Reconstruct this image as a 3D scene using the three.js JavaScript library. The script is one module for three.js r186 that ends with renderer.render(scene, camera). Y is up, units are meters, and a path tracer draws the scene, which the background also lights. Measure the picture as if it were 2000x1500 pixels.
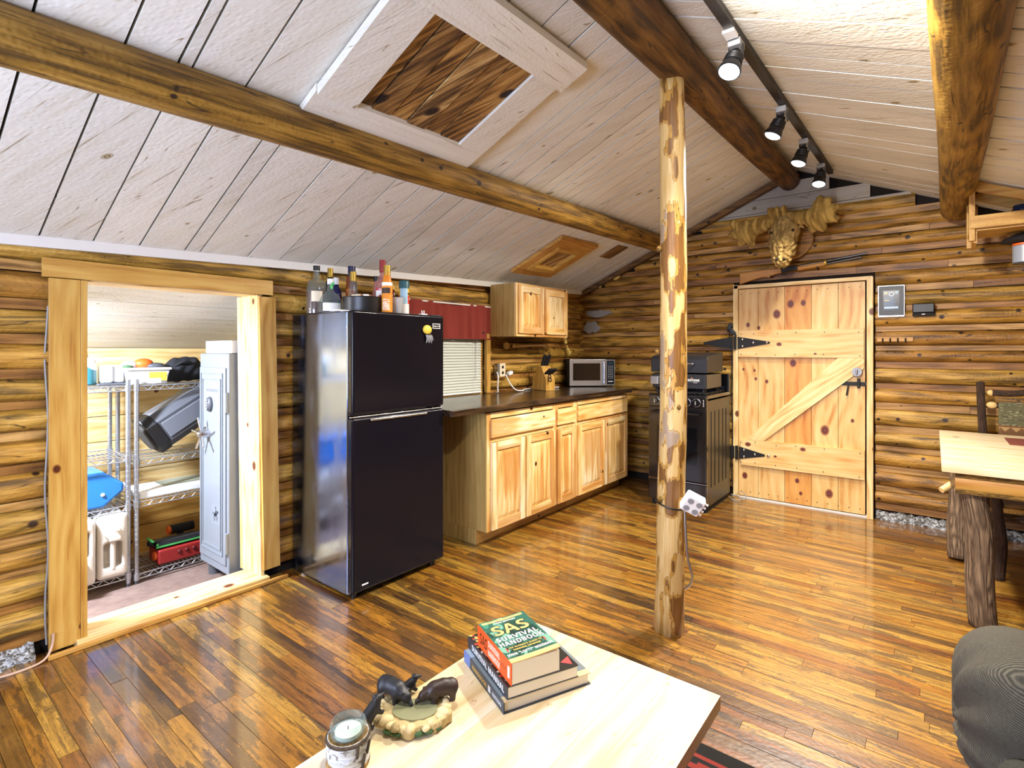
import * as THREE from 'three';
import { RoundedBoxGeometry } from 'three/addons/geometries/RoundedBoxGeometry.js';
import { mergeGeometries, mergeVertices, toCreasedNormals } from 'three/addons/utils/BufferGeometryUtils.js';
import { MarchingCubes } from 'three/addons/objects/MarchingCubes.js';
import { RectAreaLightUniformsLib } from 'three/addons/lights/RectAreaLightUniformsLib.js';

// ---------------------------------------------------------------- camera, sky, large lights, exposure
RectAreaLightUniformsLib.init();
const scene = new THREE.Scene();
const camera = new THREE.PerspectiveCamera(2 * Math.atan(750 / 1035) * 180 / Math.PI, 2000 / 1500, 0.05, 60);
camera.position.set(0, 1.31, 0);
camera.rotation.set(0, 38.5 * Math.PI / 180, 0);
camera.setViewOffset(2000, 1500, 0, 66, 2000, 1500);
scene.add(camera);
scene.background = new THREE.Color().setRGB(0.3, 0.42, 0.62);     // overcast evening sky outside the windows
const renderer = new THREE.WebGLRenderer({ antialias: true });
renderer.toneMapping = THREE.LinearToneMapping;
renderer.toneMappingExposure = 1.1;
renderer.shadowMap.enabled = true;
const SPOT_POWER = 15, CLOSET_POWER = 1350, REAR_POWER = 29, BULB_GLOW = 14;

// ---------------------------------------------------------------- small helpers
function mulberry(a) { return () => { a |= 0; a = a + 0x6D2B79F5 | 0; let t = Math.imul(a ^ a >>> 15, 1 | a); t = t + Math.imul(t ^ t >>> 7, 61 | t) ^ t; return ((t ^ t >>> 14) >>> 0) / 4294967296; }; }
const R = mulberry(20240611);
const rr = (a, b) => a + (b - a) * R();
const V = (x, y, z) => new THREE.Vector3(x, y, z);
const lerp = (a, b, t) => a + (b - a) * t;
const clamp = (x, a = 0, b = 1) => Math.min(b, Math.max(a, x));
const sstep = (a, b, x) => { const t = clamp((x - a) / (b - a)); return t * t * (3 - 2 * t); };

const used = {};
function numbered(name) { const n = used[name] = (used[name] ?? -1) + 1; return n ? `${name}_${String(n).padStart(3, '0')}` : name; }
function obj(name, geo, mat, parent = scene) {
  const g = Array.isArray(geo) ? merge(geo) : geo;
  const m = new THREE.Mesh(g, mat); m.castShadow = m.receiveShadow = true;
  m.name = parent === scene ? numbered(name) : name; parent.add(m); return m;
}
function tag(o, label, category, group) { o.userData.label = label; o.userData.category = category; if (group) o.userData.group = group; return o; }
function thing(name, label, category, p = [0, 0, 0], turn = 0, group) {
  const o = new THREE.Group(); o.name = numbered(name); o.position.set(...p); o.rotation.y = turn; scene.add(o); return tag(o, label, category, group);
}
function struct(name, geo, mat) { const o = geo ? obj(name, geo, mat) : new THREE.Group(); if (!geo) { o.name = numbered(name); scene.add(o); } o.userData.kind = 'structure'; return o; }
function merge(list) {
  const l = list.map(g => { const n = g.index ? g.toNonIndexed() : g; for (const k of Object.keys(n.attributes)) if (!['position', 'normal', 'uv'].includes(k)) n.deleteAttribute(k); return n; });
  return l.length === 1 ? l[0] : mergeGeometries(l);
}
// geometry builders; all return geometry placed at the given centre
const at = (g, x = 0, y = 0, z = 0, rx = 0, ry = 0, rz = 0) => { if (rx) g.rotateX(rx); if (ry) g.rotateY(ry); if (rz) g.rotateZ(rz); return g.translate(x, y, z); };
const bx = (w, h, d, x = 0, y = 0, z = 0) => new THREE.BoxGeometry(w, h, d).translate(x, y, z);
const rb = (w, h, d, r, x = 0, y = 0, z = 0, s = 2) => new RoundedBoxGeometry(w, h, d, s, Math.min(r, w / 2.01, h / 2.01, d / 2.01)).translate(x, y, z);
const cyl = (r0, r1, h, n = 20, x = 0, y = 0, z = 0) => new THREE.CylinderGeometry(r0, r1, h, n).translate(x, y, z);
const sph = (r, x = 0, y = 0, z = 0, sx = 1, sy = 1, sz = 1, n = 16) => new THREE.SphereGeometry(r, n, Math.ceil(n * .7)).scale(sx, sy, sz).translate(x, y, z);
const lathe = (pts, n = 28) => new THREE.LatheGeometry(pts.map(p => new THREE.Vector2(p[0], p[1])), n);
const tube = (pts, r, seg = 24, n = 8, closed = false) => new THREE.TubeGeometry(new THREE.CatmullRomCurve3(pts.map(p => V(...p)), closed), seg, r, n, closed);
function rod(a, b, r0, r1 = r0, n = 12) {              // straight tapered bar between two points
  const A = V(...a), B = V(...b), d = B.clone().sub(A), L = d.length();
  const g = new THREE.CylinderGeometry(r1, r0, L, n); g.translate(0, L / 2, 0);
  g.applyQuaternion(new THREE.Quaternion().setFromUnitVectors(V(0, 1, 0), d.normalize())); return g.translate(...a);
}
function extr(pts, depth, bevel = 0) {
  const s = new THREE.Shape(pts.map(p => new THREE.Vector2(p[0], p[1])));
  return new THREE.ExtrudeGeometry(s, { depth, bevelEnabled: bevel > 0, bevelSize: bevel, bevelThickness: bevel, bevelSegments: 2, curveSegments: 10 });
}
// wood uv: u runs along the grain axis, one texture tile is 2 m by 0.5 m; a random start for every piece
function wuv(g, axis = 'x', tu = 2, tv = .5, ou = R() * 7, ov = R() * 7) {
  const p = g.attributes.position, k = 'xyz'.indexOf(axis), o = [0, 1, 2].filter(i => i !== k), uv = new Float32Array(p.count * 2);
  for (let i = 0; i < p.count; i++) { uv[2 * i] = p.getComponent(i, k) / tu + ou; uv[2 * i + 1] = (p.getComponent(i, o[0]) + p.getComponent(i, o[1])) / tv + ov; }
  g.setAttribute('uv', new THREE.BufferAttribute(uv, 2)); return g;
}
const wb = (w, h, d, x, y, z, axis, r = 0) => wuv(r ? rb(w, h, d, r, x, y, z, 1) : bx(w, h, d, x, y, z), axis);
// six-sided piece from four bottom corners and four top corners
function hexa(b, t, axis, tu = 2, tv = .5) {
  const q = [[b[0], b[1], b[2], b[3]], [t[3], t[2], t[1], t[0]]];
  for (let i = 0; i < 4; i++) { const j = (i + 1) % 4; q.push([b[j], b[i], t[i], t[j]]); }
  const pos = [];
  for (const f of q) for (const i of [0, 1, 2, 0, 2, 3]) pos.push(...f[i]);
  const g = new THREE.BufferGeometry(); g.setAttribute('position', new THREE.Float32BufferAttribute(pos, 3)); g.computeVertexNormals();
  return wuv(g, axis, tu, tv);
}
// distance-field meshing
const capsule = (p, a, b, ra, rb2) => {
  const bxx = b[0] - a[0], by = b[1] - a[1], bz = b[2] - a[2], px = p[0] - a[0], py = p[1] - a[1], pz = p[2] - a[2];
  const t = clamp((px * bxx + py * by + pz * bz) / (bxx * bxx + by * by + bz * bz + 1e-9));
  return Math.hypot(px - bxx * t, py - by * t, pz - bz * t) - lerp(ra, rb2, t);
};
const smin = (a, b, k) => { const h = clamp(.5 + .5 * (b - a) / k); return lerp(b, a, h) - k * h * (1 - h); };
function sdfMesh(fn, c, half, res = 40) {
  const mc = new MarchingCubes(res, new THREE.MeshStandardMaterial(), false, false, 120000); mc.isolation = 0;
  const h = res / 2;
  for (let k = 0; k < res; k++) for (let j = 0; j < res; j++) for (let i = 0; i < res; i++) {
    const p = [c[0] + (i - h) / h * half, c[1] + (j - h) / h * half, c[2] + (k - h) / h * half];
    const edge = Math.min(i, j, k, res - 1 - i, res - 1 - j, res - 1 - k) < 2;
    mc.field[i + j * res + k * res * res] = edge ? -1 : -fn(p) / half;
  }
  mc.update();
  const n = mc.count, pos = new Float32Array(mc.positionArray.slice(0, n * 3)), nor = new Float32Array(mc.normalArray.slice(0, n * 3));
  const g = new THREE.BufferGeometry();
  g.setAttribute('position', new THREE.BufferAttribute(pos, 3)); g.setAttribute('normal', new THREE.BufferAttribute(nor, 3));
  g.setAttribute('uv', new THREE.BufferAttribute(new Float32Array(n * 2), 2));
  g.deleteAttribute('normal'); g.deleteAttribute('uv');
  const m = mergeVertices(g.scale(half, half, half).translate(...c), half * 1e-4); m.computeVertexNormals();
  const uv = new Float32Array(m.attributes.position.count * 2), P = m.attributes.position;
  for (let i = 0; i < P.count; i++) { uv[2 * i] = P.getX(i) + P.getZ(i) * .7; uv[2 * i + 1] = P.getY(i) + P.getZ(i) * .4; }
  m.setAttribute('uv', new THREE.BufferAttribute(uv, 2)); return m;
}

// ---------------------------------------------------------------- computed textures
function pnoise(seed, nx, ny) {                        // periodic value noise on the unit square
  const r = mulberry(seed), t = new Float32Array(nx * ny); for (let i = 0; i < t.length; i++) t[i] = r();
  return (u, v) => {
    let x = u * nx, y = v * ny; let i = Math.floor(x), j = Math.floor(y); x -= i; y -= j; i = ((i % nx) + nx) % nx; j = ((j % ny) + ny) % ny;
    const i1 = (i + 1) % nx, j1 = (j + 1) % ny; x = x * x * (3 - 2 * x); y = y * y * (3 - 2 * y);
    return lerp(lerp(t[i + j * nx], t[i1 + j * nx], x), lerp(t[i + j1 * nx], t[i1 + j1 * nx], x), y);
  };
}
const rgb = h => [h >> 16 & 255, h >> 8 & 255, h & 255];
const mix3 = (a, b, t) => [lerp(a[0], b[0], t), lerp(a[1], b[1], t), lerp(a[2], b[2], t)];
function ramp(st, t) { t = clamp(t) * (st.length - 1); const i = Math.min(st.length - 2, Math.floor(t)); return mix3(st[i], st[i + 1], t - i); }
function dataTex(W, H, fn, srgb = true) {
  const d = new Uint8Array(W * H * 4);
  for (let j = 0; j < H; j++) for (let i = 0; i < W; i++) { const c = fn(i / W, j / H, i, j), o = (j * W + i) * 4; d[o] = clamp(c[0], 0, 255); d[o + 1] = clamp(c[1], 0, 255); d[o + 2] = clamp(c[2], 0, 255); d[o + 3] = 255; }
  const t = new THREE.DataTexture(d, W, H, THREE.RGBAFormat); t.wrapS = t.wrapT = THREE.RepeatWrapping; t.magFilter = THREE.LinearFilter; t.minFilter = THREE.LinearMipmapLinearFilter;
  if (srgb) t.colorSpace = THREE.SRGBColorSpace; t.needsUpdate = true; return t;
}
// boards: stops from dark grain to pale wood; knots = [u, v, radius in metres]; tile 2 m x 0.5 m
function woodFn({ seed, stops, rings = 16, fine = .5, blotch = .25, knots = 5, knot = 0x6b3312, knotR = [.008, .02], heart = 0, heartCol = 0xb07a3c, crack = 0, crackCol = 0x3a2a18, TU = 2, TV = .5 }) {
  const st = stops.map(rgb), n1 = pnoise(seed, 4, 5), n2 = pnoise(seed + 1, 10, 64), n3 = pnoise(seed + 2, 40, 190), n4 = pnoise(seed + 3, 6, 6), n5 = pnoise(seed + 4, 16, 12), n6 = pnoise(seed + 5, 3, 9), n7 = pnoise(seed + 6, 7, 40), r = mulberry(seed + 9);
  const K = typeof knots === 'number' ? Array.from({ length: knots }, () => [r(), r(), lerp(knotR[0], knotR[1], r())]) : knots, kc = rgb(knot), hc = rgb(heartCol), cc = rgb(crackCol);
  return (u, v) => {
    let w = v + .05 * (n1(u, v) - .5) + .012 * (n5(u, v) - .5), kd = 9, kk = null;
    for (const k of K) {
      let du = u - k[0], dv = v - k[1]; du -= Math.round(du); dv -= Math.round(dv); du *= TU; dv *= TV;
      const d = Math.hypot(du * .75, dv) / k[2]; if (d < kd) { kd = d; kk = k; }
      w += Math.sign(dv) * .045 * (k[2] / .02) * Math.exp(-(du * du) / (k[2] * k[2] * 14) - Math.abs(dv) / (k[2] * 2.2)) * (TV === .5 ? 1 : .5 / TV);
    }
    const ring = .5 + .5 * Math.sin(6.283 * (w * rings + 1.5 * n4(u, v)));
    let t = .45 + .28 * (ring - .5) + fine * (n2(u, w) - .5) * .8 + fine * (n3(u, w) - .5) * .5 + blotch * (n5(u, v) - .5) * 1.6;
    let c = ramp(st, t);
    if (heart) { const h = sstep(.5, .56, n6(u, w) + .1 * (n2(u, w) - .5)); c = mix3(c, mix3(hc, c, .25), h * heart); }
    if (crack) { const q = n7(u, w), s = Math.abs(q - .5); if (s < .016 * crack) c = mix3(c, cc, .75 * (1 - s / (.016 * crack)) * sstep(.45, .7, n5(v, u))); }
    if (kk && kd < 1.5) { const rg = .75 + .25 * Math.sin(kd * 9); c = mix3(c, [kc[0] * rg, kc[1] * rg, kc[2] * rg], 1 - sstep(.75, 1.5, kd)); }
    return c;
  };
}
const wood = (o, W = 1024, H = 512) => dataTex(W, H, woodFn(o));
function grey(W, H, fn) { return dataTex(W, H, (u, v) => { const x = fn(u, v) * 255; return [x, x, x]; }, false); }
function canvasTex(w, h, draw) { const c = document.createElement('canvas'); c.width = w; c.height = h; const g = c.getContext('2d'); draw(g, w, h); const t = new THREE.CanvasTexture(c); t.colorSpace = THREE.SRGBColorSpace; t.magFilter = THREE.LinearFilter; return t; }
const T = {};
function floorTex() {                                   // worn varnished strips: fine pores, grey-brown stain patches with ragged edges
  const a = pnoise(601, 10, 60), b = pnoise(602, 70, 230), c = pnoise(603, 9, 14), d = pnoise(604, 34, 50), e = pnoise(605, 300, 250), st = [0x5e4014, 0x906a24, 0xb28632, 0xcaa244].map(rgb), dk = rgb(0x3a2a18);
  return dataTex(1024, 512, (u, v) => { const w = v + .01 * c(u, v), g = .45 + .5 * (a(u, w) - .5) + .45 * (b(u, w) - .5) + .35 * (c(u, v) - .5); let k = ramp(st, g); const q = c(u, v) + .45 * (d(u, v) - .5) + .3 * (e(u, v) - .5); k = mix3(k, dk, .62 * sstep(.56, .78, q)); const p = e(u, w); return mix3(k, dk, p > .8 ? .25 : 0); });
}
T.log = wood({ seed: 11, stops: [0x644a1a, 0x9a752a, 0xba9140, 0xcea856], rings: 9, fine: .8, blotch: .4, knots: 18, knot: 0x3e240c, knotR: [.005, .011], crack: 2, crackCol: 0x1c0e04 });
T.strip = wood({ seed: 31, stops: [0x6a4a22, 0x9c7338, 0xb98e4e, 0xcaa262], rings: 12, fine: .5, blotch: .4, knots: 10, knot: 0x3a200c, knotR: [.004, .01] });
T.pine = wood({ seed: 41, stops: [0xb98a4c, 0xdab878, 0xe9cf96, 0xf2dfb0], rings: 10, fine: .35, blotch: .25, knots: 5, knot: 0x7c3f1c, knotR: [.008, .018] });
T.hickory = wood({ seed: 51, stops: [0xc09858, 0xe0c288, 0xeedcb4, 0xf3e8d0], rings: 9, fine: .45, blotch: .35, knots: 6, knot: 0x5a2c10, knotR: [.004, .012], heart: .8, heartCol: 0xbd8646 });
T.floor = floorTex();
T.paint = wood({ seed: 71, stops: [0xd9d2c4, 0xe3e0da, 0xe8e6e2, 0xeae9e6], rings: 4, fine: .25, blotch: .15, knots: 4, knot: 0xcdbb96, knotR: [.006, .013], crack: 1.3, crackCol: 0x75603f });
T.barn = wood({ seed: 81, stops: [0x4a3418, 0x846236, 0xac884e, 0xc4a672], rings: 14, fine: .9, blotch: .5, knots: 6, knot: 0x2a1608, knotR: [.008, .02], crack: 1.5, crackCol: 0x1a1008 });
T.ply = wood({ seed: 111, stops: [0x8f733c, 0xa88a4e, 0xb4975a, 0xbea266], rings: 12, fine: .45, blotch: .2, knots: 0 });
T.counter = wood({ seed: 91, stops: [0x140d08, 0x2c1d12, 0x423020, 0x58422c], rings: 10, fine: .8, blotch: .45, knots: 4, knot: 0x120a06 });
T.table = wood({ seed: 101, stops: [0xd8bc8c, 0xe8d8b0, 0xf0e4c8, 0xf5eee0], rings: 6, fine: .3, blotch: .3, knots: 2, knot: 0xa46a30, knotR: [.006, .012], crack: .8, crackCol: 0xb5793c });
{ // peeled pole with inner-bark patches: u is 2.6 m of height, v once round
  const a = pnoise(7, 30, 15), b = pnoise(8, 90, 60), c = pnoise(9, 8, 5), d = pnoise(10, 30, 90);
  T.pole = dataTex(1024, 512, (u, v) => {
    const q = a(u + .02 * c(u, v), v) + .22 * (b(u, v) - .5), g = d(u, v);
    let k = mix3(rgb(0xa87c34), rgb(0xbe9448), g); if (q > .55) k = mix3(rgb(0xc4a05e), rgb(0xd6bc88), g); if (q < .4) k = mix3(rgb(0x6a4620), rgb(0x8a6230), g); if (Math.abs(q - .4) < .01 || Math.abs(q - .55) < .007) k = mix3(k, rgb(0x5e401e), .7);
    if (c(u, v) > .72 && q < .5) k = mix3(k, rgb(0xb4aaa0), .6); return k;
  });
}
{ const a = pnoise(17, 24, 30), b = pnoise(18, 90, 120), c = pnoise(19, 10, 8);
  const f = (u, v) => clamp(Math.abs(a(u + .04 * c(u, v), v) - .5) * 1.7 + .35 * b(u, v));
  T.bark = dataTex(512, 512, (u, v) => mix3(rgb(0x3a2a1c), rgb(0x927a5e), f(u, v) * .9 + .1 * c(u, v))); T.barkB = grey(512, 512, f); }
{ const a = pnoise(27, 10, 4), b = pnoise(28, 60, 14), c = pnoise(29, 200, 60);
  T.grainB = grey(1024, 512, (u, v) => .3 * pn28(u, v) + .7 * c(u, v)); function pn28(u, v) { return b(v, u); } }
{ const a = pnoise(37, 12, 12), b = pnoise(38, 90, 90); T.smear = grey(512, 512, (u, v) => clamp(.25 + .35 * Math.pow(a(u + .05 * v, v), 2) + .12 * b(u * 1, v))); }
{ const a = pnoise(47, 128, 128); T.cord = grey(512, 512, (u, v) => .5 + .4 * Math.sin(v * 6.283 * 64) + .1 * a(u, v)); T.cordC = dataTex(512, 512, (u, v) => { const s = .8 + .2 * Math.sin(v * 6.283 * 64) + .14 * (a(u, v) - .5); return [104 * s, 99 * s, 84 * s]; }); }
{ const a = pnoise(57, 60, 60), b = pnoise(58, 8, 8); T.fur = dataTex(512, 512, (u, v) => mix3(rgb(0x7a602e), rgb(0xc6a868), a(u + .03 * b(u, v), v * .25 + .6 * u))); T.furB = grey(512, 512, (u, v) => a(u, v)); }
{ const a = pnoise(67, 40, 40), b = pnoise(68, 9, 9); T.concrete = dataTex(512, 512, (u, v) => mix3(rgb(0x6f5950), rgb(0x8e786c), .5 * a(u, v) + .5 * b(u, v))); }
{ const a = pnoise(77, 50, 50), b = pnoise(78, 14, 14); T.foil = dataTex(256, 256, (u, v) => mix3(rgb(0x4a443c), rgb(0xb4b8bc), sstep(.3, .75, .55 * a(u, v) + .5 * b(u, v)))); T.lump = grey(256, 256, (u, v) => .5 * a(u, v) + .5 * b(u, v)); }

// ---------------------------------------------------------------- materials
const S = (o) => new THREE.MeshStandardMaterial(o), P = (o) => new THREE.MeshPhysicalMaterial(o);
const C = (r, g, b) => new THREE.Color().setRGB(r, g, b);
const M = {
  logs: [0xffffff, 0xece0cc, 0xfff4e0, 0xdccab2].map(c => S({ map: T.log, color: c, roughness: .55, bumpMap: T.grainB, bumpScale: .0025 })),
  strips: [0xffffff, 0xe4d4bc, 0xd2c0a4].map(c => S({ map: T.strip, color: c, roughness: .5, bumpMap: T.grainB, bumpScale: .001 })),
  dark: S({ color: 0x1a120b, roughness: .95 }), deck: S({ color: 0x2a2018, roughness: 1 }),
  paint: [0xfafcf6, 0xf0f2ec, 0xf6f8f2].map(c => S({ map: T.paint, color: c, roughness: .62, bumpMap: T.grainB, bumpScale: .0012 })),
  trimWhite: S({ color: 0xdad8d2, roughness: .6 }),
  barn: [0xffffff, 0xd8cdb8, 0xf0e2c4].map(c => S({ map: T.barn, color: c, roughness: .75, bumpMap: T.grainB, bumpScale: .002 })),
  beam: S({ map: T.log, color: 0xd2ccb6, roughness: .6, bumpMap: T.grainB, bumpScale: .002 }),
  ridge: S({ map: T.log, color: 0x9a8a7e, roughness: .65, bumpMap: T.grainB, bumpScale: .002 }),
  pine: S({ map: T.pine, color: 0xffffff, roughness: .45, bumpMap: T.grainB, bumpScale: .0006 }), pineTan: S({ map: T.pine, color: 0xd8c28a, roughness: .42, bumpMap: T.grainB, bumpScale: .0006 }), pineWarm: S({ map: T.pine, color: 0xd4b884, roughness: .45 }),
  hick: [0xffffff, 0xf6e6cc, 0xffeccc].map(c => S({ map: T.hickory, color: c, roughness: .38, bumpMap: T.grainB, bumpScale: .0005 })), hickSide: S({ map: T.ply, roughness: .5 }),
  floors: [0xffffff, 0xe6d0a4, 0xfff4d6, 0xc8ae90, 0xa29488, 0xc09a76, 0xf2dcb0].map(c => P({ map: T.floor, color: c, roughness: .36, ior: 1.75, bumpMap: T.grainB, bumpScale: .0005, clearcoat: 1, clearcoatRoughness: .1 })),
  floorRest: P({ map: T.floor, color: 0xffffff, vertexColors: true, roughness: .36, ior: 1.75, bumpMap: T.grainB, bumpScale: .0005, clearcoat: 1, clearcoatRoughness: .1 }),
  counter: P({ map: T.counter, color: 0xffffff, roughness: .3, clearcoat: .6, clearcoatRoughness: .15 }),
  table: P({ map: T.table, color: 0xf4efe8, roughness: .4, clearcoat: .25, clearcoatRoughness: .3 }),
  pole: S({ map: T.pole, roughness: .42, bumpMap: T.pole, bumpScale: .003 }), bark: S({ map: T.bark, roughness: .85, bumpMap: T.barkB, bumpScale: .006 }), barkDark: S({ map: T.bark, color: 0x9a8474, roughness: .8, bumpMap: T.barkB, bumpScale: .004 }),
  endgrain: S({ color: 0xd9b878, roughness: .7 }),
  black: S({ color: 0x101012, roughness: .4 }), blackMatte: S({ color: 0x121214, roughness: .8 }), blackGloss: P({ color: 0x08080a, roughness: .18, clearcoat: .6, clearcoatRoughness: .08 }),
  fridgeSide: P({ color: C(.22, .27, .42), metalness: 1, roughness: .42, roughnessMap: T.smear }), fridgeDoor: P({ color: C(.007, .006, .009), roughness: .16, specularIntensity: .4 }),
  chrome: S({ color: 0xc8c8cc, roughness: .18, metalness: 1 }), steel: S({ color: 0xb4b6ba, roughness: .3, metalness: .9 }), wire: S({ color: 0xb8bcc2, roughness: .3, metalness: .85 }),
  iron: S({ color: 0x1c1a18, roughness: .5, metalness: .4 }), white: S({ color: 0xe4e4e4, roughness: .5 }), whiteGloss: S({ color: 0xeeeeea, roughness: .3 }), beige: S({ color: 0xd8cbb0, roughness: .5 }), greyP: S({ color: 0x8e8f90, roughness: .45 }),
  safe: S({ color: 0x80868d, roughness: .45, metalness: .1 }), greyDark: S({ color: 0x4c4e54, roughness: .5 }), blueJug: P({ color: 0x2f7fd0, roughness: .4, transmission: .15, thickness: 0 }), jug: S({ color: 0xd9d0c2, roughness: .5 }),
  glass: P({ color: 0xdfe8e6, roughness: .04, transmission: .93, thickness: 0, ior: 1.5 }), brownGlass: P({ color: 0x8a3c12, roughness: .05, transmission: .75, thickness: 0 }), blueGlass: P({ color: 0x14205c, roughness: .08, transmission: .35, thickness: 0 }), pinkGlass: P({ color: 0xd8a8a0, roughness: .05, transmission: .7, thickness: 0 }),
  gable: S({ map: T.paint, color: 0xb4b0a8, roughness: .75 }), knobMetal: S({ color: 0x8a8a8c, roughness: .45, metalness: .8 }), blind: S({ color: 0xc4c8be, roughness: .5 }),
  red: S({ color: 0x8e1f1c, roughness: .5 }), cloth: S({ color: 0x7c2a20, roughness: .95 }), orange: S({ color: 0xe8641c, roughness: .5 }), gold: S({ color: 0xb0913c, roughness: .35, metalness: .6 }), green: S({ color: 0x49b45a, roughness: .6 }), teal: S({ color: 0x14525e, roughness: .4 }), yellow: S({ color: 0xe0c246, roughness: .5 }),
  corduroy: S({ map: T.cordC, roughness: .95, bumpMap: T.cord, bumpScale: .002 }), sofaPlain: S({ color: 0x6f7472, roughness: .9 }),
  fur: S({ map: T.fur, roughness: .95, bumpMap: T.furB, bumpScale: .012 }), rope: S({ map: T.fur, color: 0xf6f0d0, roughness: .95, bumpMap: T.furB, bumpScale: .005 }),
  concrete: S({ map: T.concrete, roughness: .6, bumpMap: T.lump, bumpScale: .002 }), foil: S({ map: T.foil, roughness: .55, bumpMap: T.lump, bumpScale: .01 }), foam: S({ color: 0xd2b45a, roughness: .8, bumpMap: T.lump, bumpScale: .006 }), chink: S({ color: 0x8f8a80, roughness: .95, bumpMap: T.lump, bumpScale: .006 }),
  paper: S({ color: 0xd9cdb4, roughness: .9 }), plasticClear: P({ color: 0xdfe2e4, roughness: .25, transmission: .6, thickness: 0 }),
};

// ---------------------------------------------------------------- the building: sizes
const eave = z => 1.745 - .036 * z;
const cyL = (x, z) => eave(z) + .43 * (x + 3), cyR = (x, z) => eave(z) + .903 - .43 * (x + .9);
const WX = -3.035, EZ = -5.03, RX = 1.2, BZ = 1.35;   // left wall, end wall, right wall, wall behind the camera
const CT = Math.cos(38.5 * Math.PI / 180), ST = Math.sin(38.5 * Math.PI / 180);
const proj = (x, y, z) => { const D = -x * ST - z * CT, r = x * CT - z * ST; return [1000 + 1035 * r / D, 684 - 1035 * (y - 1.31) / D, D]; };

// ---------------------------------------------------------------- floor of narrow strips running across the room
{
  const floor = struct('floor'); const list = [], W = .0555;
  obj('subfloor', bx(RX - WX + .3, .1, BZ - EZ + .3, (RX + WX) / 2, -.066, (BZ + EZ) / 2), M.dark, floor);
  const tones = [0, 0, 0, 1, 1, 2, 2, 3, 3, 4, 5, 6, 6];
  for (let z = EZ + W / 2; z < BZ; z += W) {
    let x = WX + .02 - R() * .6;
    while (x < RX) {
      const L = rr(.32, 1.25), a = Math.max(x, WX + .02), b = Math.min(x + L, RX); x += L; if (b - a < .03) continue;
      const p = proj((a + b) / 2, 0, z), seen = p[2] > .3 && ([a, (a + b) / 2, b].some(q => { const s = proj(q, 0, z); return s[2] > .2 && s[0] > -40 && s[0] < 2040 && s[1] < 1540; }));
      list.push({ a: a + .0006, b: b - .0006, z, size: seen ? (b - a) / (p[2] * p[2]) : 0, t: tones[Math.floor(R() * tones.length)], dy: rr(-.0006, .0006) });
    }
  }
  list.sort((p, q) => q.size - p.size);
  const rest = [];
  list.forEach((s, i) => {
    const g = wuv(bx(s.b - s.a, .016, W - .0014, (s.a + s.b) / 2, -.008 + s.dy, s.z), 'x');
    if (i < 300 && s.size > 0) obj('floor_strip', g, M.floors[s.t], floor);
    else { const n = g.toNonIndexed(), c = M.floors[s.t].color, a = new Float32Array(n.attributes.position.count * 3); for (let k = 0; k < a.length; k += 3) { a[k] = c.r; a[k + 1] = c.g; a[k + 2] = c.b; } n.setAttribute('color', new THREE.BufferAttribute(a, 3)); rest.push(n); }
  });
  const o = obj('floor_strips', mergeGeometries(rest), M.floorRest, floor); o.userData.kind = 'stuff';
}

// ---------------------------------------------------------------- walls of half logs with flat filler strips between them
function logGeo(L, h, depth) {                         // runs along +x from 0, bulges to +z, centred on y
  const N = Math.max(1, Math.round(L / .7)), K = 7, pos = [], uv = [], idx = [], ou = R() * 5, ov = R() * 5;
  for (let i = 0; i <= N; i++) {
    const wy = rr(-.004, .004), ws = rr(.95, 1.05), wd = rr(.92, 1.06);
    for (let k = 0; k <= K; k++) { const a = Math.PI * k / K; pos.push(L * i / N, (i && i < N ? wy : 0) - h / 2 * ws * Math.cos(a), depth * wd * Math.pow(Math.sin(a), .75)); uv.push(L * i / N / 2 + ou, (h * 1.25 * k / K) / .5 + ov); }
  }
  for (let i = 0; i < N; i++) for (let k = 0; k < K; k++) { const a = i * (K + 1) + k, b = a + K + 1; idx.push(a, b, a + 1, b, b + 1, a + 1); }
  for (const i of [0, N]) { const o = i * (K + 1); for (let k = 1; k < K; k++) idx.push(o, o + k, o + k + 1); }
  const g = new THREE.BufferGeometry(); g.setAttribute('position', new THREE.Float32BufferAttribute(pos, 3)); g.setAttribute('uv', new THREE.Float32BufferAttribute(uv, 2)); g.setIndex(idx); g.computeVertexNormals(); return g;
}
function rows(y0, y1, hs, ss) { const out = []; let y = y0, s = true; while (y < y1) { const h = s ? ss() : hs(); out.push({ s, y: y + h / 2, h }); y += h; s = !s; } return out; }
function runs(a, b, cuts) { let l = [[a, b]]; for (const [c, d] of cuts) l = l.flatMap(([p, q]) => d <= p || c >= q ? [[p, q]] : [[p, c], [d, q]].filter(([m, n]) => n - m > .02)); return l.filter(([m, n]) => n - m > .02); }
function logRun(wall, row, a, b, place) {              // one course between a and b
  if (!row.s) { const g = logGeo(b - a, row.h * 1.02, .062); place(g, a, row.y); obj('half_log', g, M.logs[Math.floor(R() * 4)], wall); return; }
  let x = a; while (x < b - .01) { let L = rr(.5, 1.7); if (b - x - L < .25) L = b - x; const e = Math.min(b, x + L); const g = wuv(bx(e - x - .002, row.h * .98, .02, (e - x) / 2, 0, .01 + rr(0, .006)), 'x'); place(g, x, row.y); obj('filler_strip', g, M.strips[Math.floor(R() * 3)], wall); x = e; }
}
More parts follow.
